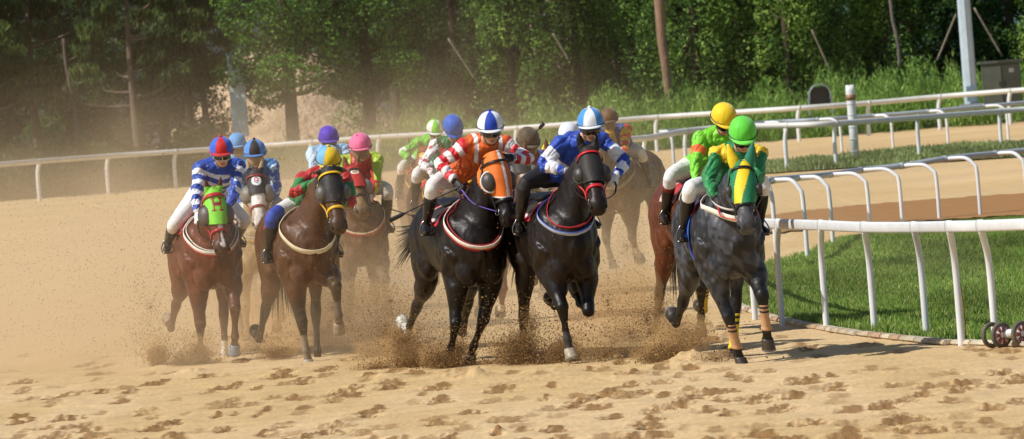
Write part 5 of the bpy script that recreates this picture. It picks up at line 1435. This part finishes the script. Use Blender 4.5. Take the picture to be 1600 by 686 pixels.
def place_word(x):
    marks = [(-1e9, 30, 'at the far left edge'), (30, 130, 'left of the thin leaning trunk'), (130, 260, 'above the second far rail post from the left'), (260, 350, 'left of the pale blue column'), (350, 520, 'right of the pale blue column'), (520, 640, 'above the pink cap'), (640, 740, 'above the blue starred jockey'), (740, 850, 'above the orange silks jockey'), (850, 940, 'above the white and blue capped jockey'), (940, 1025, 'left of the bare pale trunk'), (1025, 1120, 'right of the bare pale trunk'), (1120, 1195, 'above the yellow cap'), (1195, 1270, 'left of the grey hooded vent'), (1270, 1340, 'above the grey hooded vent'), (1340, 1410, 'above the gap right of the marker post'), (1410, 1495, 'just left of the lamp column'), (1495, 1570, 'just right of the lamp column'), (1570, 1620, 'above the grey cabinet'), (1620, 1e9, 'at the far right edge')]
    for a, b, w_ in marks:
        if a <= x < b: return w_
for row, rw in ((row1, 'front row'), (row2, 'back row')):
    for x, D_, nm, va, s_ in row:
        tree(nm, va, x, D_, '%s, %s, %s' % (ordn[nm], rw, place_word(x)), 'trees beyond the outer rail', s_, z=0.2 if x < 700 else .6)
# backdrop wood
bl = [(rt_.uniform(-62, 62), rt_.uniform(292, 312), rt_.uniform(0, 13), rt_.uniform(1.2, 2.6), 1.6, rt_.uniform(1.2, 2.4)) for _ in range(420)]
bl = [b for b in bl if not (wx(330, 300, 3) < b[0] < wx(620, 300, 3) and b[2] < 4.5)]
obj('distant_wood', leaf_mesh('distant_wood', bl, 60000, .34, GREEN_D + ['#3a5a22'], 55), leafm, kind='stuff', label='dark wood closing the view behind the trees', category='wood')
# undergrowth on the bank
def scrub(name, x0, x1, D0, D1, hmin, hmax, n, cols, seed, size, label, asp=2.4, wsc=1):
    r_ = random.Random(seed); bl = []
    for _ in range(int((x1 - x0) * 1.1)):
        x = r_.uniform(x0, x1); D_ = r_.uniform(D0, D1); X_ = wx(x, D_, 1); h = r_.uniform(hmin, hmax) * (.7 + .6 * float(vnoise(np.array([x * .02]), np.array([seed * 1.]), 9)[0])); zb = float(bank_z(np.array([X_]), np.array([D_]))[0])
        bl.append((X_, D_, zb + h * .35, .30 * wsc, .4, h * .55))
    return obj(name, leaf_mesh(name, bl, n, size, cols, seed, asp, upb=.2, shell=.1), leafm, kind='stuff', label=label, category='undergrowth')
scrub('tall_weeds', 560, 1660, 213.5, 222, .9, 2.1, 120000, ['#80a248', '#94b458', '#688c3c', '#a8c268', '#587834'], 71, .075, 'tall bright green weeds on the bank behind the far rail')
scrub('bank_grass', 330, 760, 214, 236, .4, 1.0, 50000, ['#748c44', '#869c54', '#5e7434'], 72, .08, 'pale green bank of long grass beneath the broad crowned trees')
scrub('low_shrubs', -60, 370, 214, 226, 1.0, 2.2, 30000, ['#27361a', '#31431e', '#3a4c24', '#202c16'], 73, .13, 'dark low shrubs behind the far rail on the left', 1.3, 1.6)

# bare pale trunk, poles, props
def pole_thing(name, label, cat, px_lo, px_hi, D, r0, r1, c, m, z0=None, part='pole', n=5, jag=.05, seed=1):
    A = dp(px_lo[0], px_lo[1], D); B_ = dp(px_hi[0], px_hi[1], D); T_ = thing(name, label, cat, A); r_ = random.Random(seed)
    pts_ = [(B_ - A) * (i / n) + np.array([r_.uniform(-jag, jag), 0, 0]) for i in range(n + 1)]
    v, f = path(pts_, [r0 + (r1 - r0) * i / n for i in range(n + 1)], (0, 1, 0), 10, 3); obj(part, mesh_of(part, v, f, C(c)), m, T_); return T_
pole_thing('bare_tree', 'tall bare pale brown trunk standing in front of the cedars', 'tree', (1047, 196), (1027, -30), 221, .13, .19, '#8a6f58', bark, part='trunk', jag=.05)
pole_thing('slim_tree', 'thin pale leaning trunk at the left among the pines', 'tree', (130, 240), (100, 60), 226, .08, .06, '#5c5248', bark, part='trunk', jag=.09, seed=4)
pole_thing('dead_tree', 'thin dark trunk right of the cedars, left of the lamp column', 'tree', (1407, 105), (1388, -20), 224, .07, .06, '#6a625a', bark, part='trunk')
wood = mat('wood')
for a, b, lab in (((505, 150), (546, 85), 'pale prop pole leaning right in the crossed pair'), ((545, 140), (508, 86), 'pale prop pole leaning left in the crossed pair'), ((465, 108), (486, 62), 'prop pole against the thick dark trunk'), ((745, 128), (700, 60), 'prop pole leaning left above the starred sleeve jockey'), ((890, 96), (864, 52), 'prop pole left of the white capped rider\'s trees'),
              ((1298, 112), (1268, 46), 'prop pole behind the grey hooded vent'), ((1464, 95), (1494, 22), 'prop pole leaning towards the lamp column from the left'), ((1566, 88), (1522, 12), 'prop pole leaning towards the lamp column from the right')):
    pole_thing('prop_pole', lab, 'prop', a, b, 222 if a[0] > 600 else 231, .04, .035, '#7c7060', wood, n=2, jag=0).__setitem__('group', 'tree props')
# lamp column with base
D_ = 211.3; A = dp(1518, 163, D_); T_ = thing('lamp_column', 'pale blue grey tapered lamp column rising out of the picture', 'column', A)
pc = mat('painted_steel', rough=.45, bs=3, bump=.1, var=.12, vs_=3)
v, f = path([(0, 0, 0), (0, 0, 3), (0, 0, 9)], [(.23, .23), (.22, .22), (.16, .16)], (0, 1, 0), 8, 1); me_ = mesh_of('shaft', v, f, C('#aebfca'), False); obj('shaft', me_, pc, T_)
v, f = box((0, 0, -.02), (.75, .75, .08)); obj('base_plate', mesh_of('base_plate', v, f, C('#8c949a'), False), pc, T_)
v, f = box((-.02, -.27, .35), (.26, .05, .5)); obj('hatch', mesh_of('hatch', v, f, C('#6c8696'), False), pc, T_)
v, f = path([(-.1, 0, 9), (-.1, -.8, 9.3), (-.1, -1.6, 9.3)], [.07, .06, .05], (1, 0, 0), 8, 2); obj('arm', mesh_of('arm', v, f, C('#8fa6b4')), pc, T_)
v, f = box((-.1, -1.8, 9.26), (.35, .7, .14)); obj('lamp_head', mesh_of('lamp_head', v, f, C('#7c8890'), False), pc, T_)
D_ = 226.8; A = dp(376, 203, D_); T_ = thing('blue_column', 'pale blue square column half hidden by leaves on the left', 'column', A)
v, f = box((0, 0, 1.2), (.56, .42, 2.9)); obj('shaft', mesh_of('shaft', v, f, C('#dce8ee'), False), pc, T_)
v, f = box((0, 0, 2.70), (.62, .54, .10)); obj('cap', mesh_of('cap', v, f, C('#86a6b6'), False), pc, T_)
# cabinet
D_ = 212.4; A = dp(1568, 168, D_); T_ = thing('utility_cabinet', 'dark grey green utility cabinet standing on the bank', 'cabinet', A)
v, f = box((0, 0, .78), (1.25, .7, 1.4)); obj('shell', mesh_of('shell', v, f, C('#4c5248'), False), pc, T_)
v, f = box((0, 0, 1.53), (1.4, .85, .08)); obj('lid', mesh_of('lid', v, f, C('#5a6058'), False), pc, T_)
for sx_ in (-.31, .31):
    v, f = box((sx_, -.365, .78), (.58, .03, 1.24)); o_ = obj('door', mesh_of('door', v, f, C('#585e54'), False), pc, T_)
    v, f = box((sx_ - math.copysign(.22, sx_), -.39, .8), (.03, .03, .16)); obj('handle', mesh_of('handle', v, f, C('#23252a'), False), pc, o_)
v, f = box((.32, -.385, 1.22), (.16, .01, .14)); obj('plate', mesh_of('plate', v, f, C('#b0b4b4'), False), pc, T_)
# hooded vent
D_ = 211.6; A = dp(1283, 178, D_); T_ = thing('vent_hood', 'grey curved metal hood on a stalk behind the far rail', 'vent', A)
V = []; F = []
for i in range(17):
    a = math.pi * (-.12 + 1.24 * i / 16)
    for y_ in (-.3, .3): V.append((.37 * math.cos(a), y_, .62 + .38 * math.sin(a)))
for i in range(16): F.append((2 * i, 2 * i + 1, 2 * i + 3, 2 * i + 2))
o_ = obj('hood_shell', mesh_of('hood_shell', V, F, C('#7a858c')), pc, T_); o_.modifiers.new('t', 'SOLIDIFY').thickness = .04
v, f = box((0, .26, .52), (.68, .03, .75)); obj('back_plate', mesh_of('back_plate', v, f, C('#3c4246'), False), pc, T_)
v, f = box((-.37, 0, .28), (.04, .6, .58)); obj('side_plate', mesh_of('side_plate', v, f, C('#7a858c'), False), pc, T_)
v, f = box((.37, 0, .28), (.04, .6, .58)); obj('side_plate', mesh_of('side_plate', v, f, C('#7a858c'), False), pc, T_)
# distant buildings glimpsed between crowns
def bldg(x, D, w_, h, c, label, roof, wins=True, z0=0):
    X_ = wx(x, D, 5); T_ = thing('building', label, 'building', (X_, D, z0))
    v, f = box((0, 0, h / 2), (w_, 6, h)); obj('wall', mesh_of('wall', v, f, C(c), False), mat('render_wall', rough=.85, bs=6, bump=.2, var=.1, vs_=1), T_)
    v, f = box((0, 0, h + .15), (w_ + .5, 6.5, .3)); obj('roof', mesh_of('roof', v, f, C(roof), False), mat('render_wall'), T_)
    if wins:
        for z_ in np.arange(1.5, h - 1, 2.8):
            for xx in np.arange(-w_ / 2 + 1, w_ / 2 - .5, 2.2):
                v, f = box((xx, -3.0, z_ + .6), (1.0, .10, 1.3)); o2 = obj('window', mesh_of('window', v, f, C('#d8d4cc'), False), pc, T_)
                v, f = box((xx, -3.04, z_ + .6), (.84, .06, 1.14)); obj('pane', mesh_of('pane', v, f, C('#2c3840'), False), mat('glass_pane', rough=.1, var=.05), o2)
bldg(868, 285, 3.2, 12, '#b89c8c', 'pinkish building glimpsed above the orange silks jockey', '#8c7c70')
bldg(992, 287, 2.6, 9, '#b0a090', 'pale tall building glimpsed left of the bare trunk', '#6c7c84')
bldg(1462, 283, 8, 6.4, '#7ca8a4', 'low teal building with a rusty red roof behind the lamp column', '#8c3c20', wins=True)
bldg(660, 288, 26, 2.9, '#6c6c72', 'long low grey shed behind the trees', '#4c4c54', wins=False)
bldg(450, 302, 26, 7.5, '#5c5c64', 'dark grey long building behind the earth mound', '#44444c', wins=False)

# ------------------------------------------------------------------ flying sand
def grains(P_, S_, cols, seed):
    r_ = np.random.default_rng(seed); n = len(P_)
    base = np.array([(1, 1, 1), (1, -1, -1), (-1, 1, -1), (-1, -1, 1)]) / 1.732
    q = r_.normal(size=(n, 4)); q /= np.linalg.norm(q, axis=1)[:, None]
    w_, x, y, z = q.T
    M_ = np.stack([1 - 2 * (y * y + z * z), 2 * (x * y - z * w_), 2 * (x * z + y * w_), 2 * (x * y + z * w_), 1 - 2 * (x * x + z * z), 2 * (y * z - x * w_), 2 * (x * z - y * w_), 2 * (y * z + x * w_), 1 - 2 * (x * x + y * y)], 1).reshape(n, 3, 3)
    V = (np.einsum('nij,kj->nki', M_, base) * S_[:, None, None] + P_[:, None]).reshape(-1, 3)
    f = (np.array([(0, 1, 2), (0, 3, 1), (0, 2, 3), (1, 3, 2)])[None] + np.arange(n)[:, None, None] * 4).reshape(-1)
    me = bpy.data.meshes.new('flying_sand'); me.vertices.add(len(V)); me.vertices.foreach_set('co', V.ravel())
    me.loops.add(len(f)); me.loops.foreach_set('vertex_index', f.astype(np.int32)); nf = len(f) // 3; me.polygons.add(nf)
    me.polygons.foreach_set('loop_start', np.arange(nf, dtype=np.int32) * 3); me.polygons.foreach_set('loop_total', np.full(nf, 3, np.int32)); me.update(calc_edges=True)
    cs = np.array([C(c) for c in cols]); setcol(me, np.repeat(cs[r_.integers(0, len(cs), n)] * r_.uniform(.7, 1.2, n)[:, None], 4, 0))
    return me
gr = np.random.default_rng(77)
PP = []; SS = []
def plume(px, py, D, rx, rz, n_, s0=.004, s1=.010, ry=.22, hollow=0, tilt=0, extra=True):
    n = int(n_ * 2.5); D += .45; c = dp(px, py, D); d = gr.normal(size=(n, 3)); d /= np.linalg.norm(d, axis=1)[:, None]
    r = gr.random(n) ** (.55 if hollow else .75)
    # ragged outline: radius modulated by direction
    ang = np.arctan2(d[:, 2], d[:, 0]); r *= .72 + .38 * vnoise(ang * 2.6 + px, np.full(n, py * .1), 31) + .16 * vnoise(ang * 9 + px, np.full(n, py), 32)
    p = c + d * np.array([rx, ry, rz]) * r[:, None]; p[:, 0] += tilt * (p[:, 2] - c[2])
    k_ = p[:, 2] > .0; PP.append(p[k_]); SS.append((s0 + (s1 - s0) * gr.random(n) ** 2.2)[k_])
    if extra:   # thrown streaks, upward and back, and larger clods
        m_ = n // 3; a = gr.uniform(-.9, .9, m_); L_ = gr.random(m_) ** 1.6 * (rz * 3.2); q = c + np.stack([np.sin(a + .5 * np.sin(a * 9)) * L_ + gr.normal(0, rx * .35, m_), gr.normal(0, ry, m_), np.abs(np.cos(a)) * L_ - rz * .6], 1)
        k2 = q[:, 2] > 0; PP.append(q[k2]); SS.append((.002 + .006 * gr.random(m_) ** 3)[k2])
        m_ = max(n // 60, 6); q = c + gr.normal(size=(m_, 3)) * np.array([rx * 1.2, ry, rz * 1.2]); q[:, 2] = abs(q[:, 2]); PP.append(q); SS.append(gr.uniform(.006, .012, m_))
# dense clods by the hooves (picture position, depth, half width, half height, grains)
for a in ((820, 556, 58.0, .26, .20, 3600), (885, 552, 57.8, .18, .17, 2600), (648, 560, 59.4, .20, .22, 3000), (700, 570, 58.6, .24, .14, 2400), (1050, 556, 56.0, .26, .13, 2600), (300, 560, 64, .22, .12, 1800), (600, 520, 61, .45, .40, 1500), (1010, 500, 60, .3, .45, 1500), (246, 557, 64.2, .12, .13, 2600), (312, 553, 64.0, .13, .11, 2200), (290, 566, 63.9, .2, .07, 1800), (395, 552, 66, .22, .10, 1400), (430, 552, 63.5, .2, .09, 1400),
          (632, 545, 59.6, .13, .22, 3200), (640, 570, 59.2, .15, .12, 2400), (692, 566, 58.6, .20, .13, 4200), (715, 545, 58.9, .10, .10, 1000), (590, 575, 59.4, .28, .07, 1500),
          (808, 552, 58.0, .20, .22, 5200), (875, 555, 57.9, .14, .14, 3000), (845, 575, 57.6, .4, .06, 1800), (830, 510, 58.3, .10, .22, 900), (770, 570, 58.5, .25, .08, 1400),
          (945, 555, 57.2, .35, .12, 1500), (1040, 558, 56.5, .20, .09, 2600), (1062, 530, 57, .22, .18, 1800), (1035, 490, 60, .14, .28, 900), (1028, 560, 56, .24, .06, 1200), (950, 470, 60, .40, .5, 900), (985, 520, 61, .30, .3, 600),
          (1120, 560, 55.2, .3, .07, 600), (610, 470, 62, .4, .7, 900), (520, 480, 64, .5, .6, 900), (235, 480, 66, .30, .5, 700), (575, 400, 65, .5, .7, 900), (985, 330, 80, .35, .7, 1500), (980, 385, 78, .3, .4, 900), (350, 470, 66, .5, .6, 600)):
    plume(*a[:6], .0022, .0062)
# scattered specks through the air
n = 34000
xx = gr.normal(430, 380, n); D_ = gr.uniform(56, 100, n); yy = 560 - np.abs(gr.normal(0, 250, n))
k_ = (xx < 1080) & (xx > -100)
dd_ = np.array([dp(a, b, c) for a, b, c in zip(xx[k_], yy[k_], D_[k_])]); PP.append(dd_); SS.append(gr.uniform(.0026, .0062, len(dd_)))
P_ = np.concatenate(PP); S_ = np.concatenate(SS); kz = P_[:, 2] > .005
obj('flying_sand', grains(P_[kz], S_[kz], ['#a8834c', '#8c683a', '#74522c', '#b8935c', '#543a1e'], 5), mat('sand_grain', rough=.9, var=.1), kind='stuff', label='sand and clods thrown up round the galloping hooves', category='sand')

# ------------------------------------------------------------------ dust in the air
def dust_cloud(name, label, lo, hi, fn):
    g = G(); c = (np.array(lo) + np.array(hi)) / 2
    v, f = box((0, 0, 0), np.array(hi) - np.array(lo)); me = mesh_of(name, v, f, C('#c8a878'), False)
    M = bpy.data.materials.new(name); M.use_nodes = True; n_, l_ = M.node_tree.nodes, M.node_tree.links
    n_.remove(n_['Principled BSDF']); pv = n_.new('ShaderNodeVolumePrincipled'); pv.inputs['Color'].default_value = (*C('#f2dcb8'), 1); pv.inputs['Anisotropy'].default_value = 0
    l_.new(pv.outputs[0], n_['Material Output'].inputs['Volume'])
    tc = n_.new('ShaderNodeNewGeometry')
    fn(n_, l_, tc.outputs['Position'], pv.inputs['Density'])
    o = obj(name, me, M, None, kind='stuff', label=label, category='dust'); o.location = c; return o
def mth(n_, l_, op, a, b=None, c=None):
    q = n_.new('ShaderNodeMath'); q.operation = op
    for i, x in enumerate((a, b, c)):
        if x is None: continue
        if isinstance(x, (int, float)): q.inputs[i].default_value = x
        else: l_.new(x, q.inputs[i])
    return q.outputs[0]
def f_main(n_, l_, pos, out):
    s = n_.new('ShaderNodeSeparateXYZ'); l_.new(pos, s.inputs[0]); X_, Y_, Z_ = s.outputs
    nz = n_.new('ShaderNodeTexNoise'); nz.inputs['Scale'].default_value = .35; nz.inputs['Detail'].default_value = 2.5
    mp = n_.new('ShaderNodeMapping'); mp.inputs['Scale'].default_value = (1.6, .3, 2.2); l_.new(pos, mp.inputs[0]); l_.new(mp.outputs[0], nz.inputs['Vector'])
    nn = mth(n_, l_, 'MULTIPLY', nz.outputs[0], 1.9); nn = mth(n_, l_, 'POWER', nn, 3.2)
    ez = mth(n_, l_, 'EXPONENT', mth(n_, l_, 'MULTIPLY', Z_, -DUSTZ))
    mr = n_.new('ShaderNodeMapRange'); mr.interpolation_type = 'SMOOTHSTEP'; mr.inputs[1].default_value = 3.2; mr.inputs[2].default_value = -2.0; mr.inputs[3].default_value = .03; mr.inputs[4].default_value = 1; l_.new(X_, mr.inputs[0])
    my = n_.new('ShaderNodeMapRange'); my.interpolation_type = 'SMOOTHSTEP'; my.inputs[1].default_value = 59.3; my.inputs[2].default_value = 67; l_.new(Y_, my.inputs[0])
    ml = n_.new('ShaderNodeMapRange'); ml.interpolation_type = 'SMOOTHSTEP'; ml.inputs[1].default_value = -13.5; ml.inputs[2].default_value = -3.0; ml.inputs[3].default_value = 0; ml.inputs[4].default_value = 1; l_.new(X_, ml.inputs[0])
    ez = mth(n_, l_, 'MULTIPLY', ez, ml.outputs[0])
    d = mth(n_, l_, 'MULTIPLY', nn, ez); d = mth(n_, l_, 'MULTIPLY', d, mr.outputs[0]); d = mth(n_, l_, 'MULTIPLY', d, my.outputs[0]); d = mth(n_, l_, 'MULTIPLY', d, DUSTD); l_.new(d, out)
def puffs():
    bm = bmesh.new(); r_ = random.Random(8); V = []; F = []; nb_ = 0
    o = bmesh.new(); bmesh.ops.create_icosphere(o, subdivisions=3, radius=1); base = np.array([v.co[:] for v in o.verts]); bf = [tuple(v.index for v in f.verts) for f in o.faces]; o.free(); bm.free()
    for i, (px, py, D_, rx, rz) in enumerate(((245, 550, 64.4, .15, .17), (310, 548, 64.3, .20, .15), (395, 545, 66.5, .30, .20), (440, 550, 64.0, .25, .14), (520, 545, 66, .50, .25), (600, 560, 60.0, .45, .17), (628, 552, 61.4, .24, .26), (700, 560, 59.4, .30, .20), (805, 552, 60.2, .26, .22), (880, 555, 58.6, .25, .20), (940, 550, 58.4, .5, .22), (1040, 550, 57.2, .30, .20), (1065, 530, 57.6, .30, .25), (570, 500, 66, .7, .45), (960, 500, 62, .6, .5), (450, 500, 68, .6, .4))):
        c = dp(px, py, D_); s_ = base.copy(); n1 = vnoise(base[:, 0] * 2.2 + i * 7, base[:, 2] * 2.2 + base[:, 1] * 1.7, 91) + .5 * vnoise(base[:, 0] * 5 + i, base[:, 2] * 5, 92)
        s_ = s_ * (.55 + .6 * n1)[:, None] * np.array([rx, rx * 1.1, rz]) + c; s_[:, 2] = np.maximum(s_[:, 2], .03)
        me_ = mesh_of('kicked_dust', s_, bf, C('#c8a878'))
        M_ = bpy.data.materials.get('kicked_dust_a') if rx < .36 else bpy.data.materials.get('kicked_dust_b')
        if M_ is None:
            M_ = bpy.data.materials.new('kicked_dust_a' if rx < .36 else 'kicked_dust_b'); M_.use_nodes = True; n_ = M_.node_tree.nodes; n_.remove(n_['Principled BSDF']); pv = n_.new('ShaderNodeVolumePrincipled')
            pv.inputs['Color'].default_value = (*C('#e4c08c'), 1); pv.inputs['Density'].default_value = 1.8 if rx < .36 else .7; M_.node_tree.links.new(pv.outputs[0], n_['Material Output'].inputs['Volume'])
        obj('kicked_dust', me_, M_, None, kind='stuff', label='puff of sand dust rising at the galloping hooves', category='dust')
if not globals().get('NODUST'): puffs()
DUSTZ = 1.5; DUSTD = .22
if not globals().get('NODUST'):
    dust_cloud('dust_cloud', 'tan dust hanging behind and left of the racing pack', (-14, 57, .01), (5, 112, 5.2), f_main)
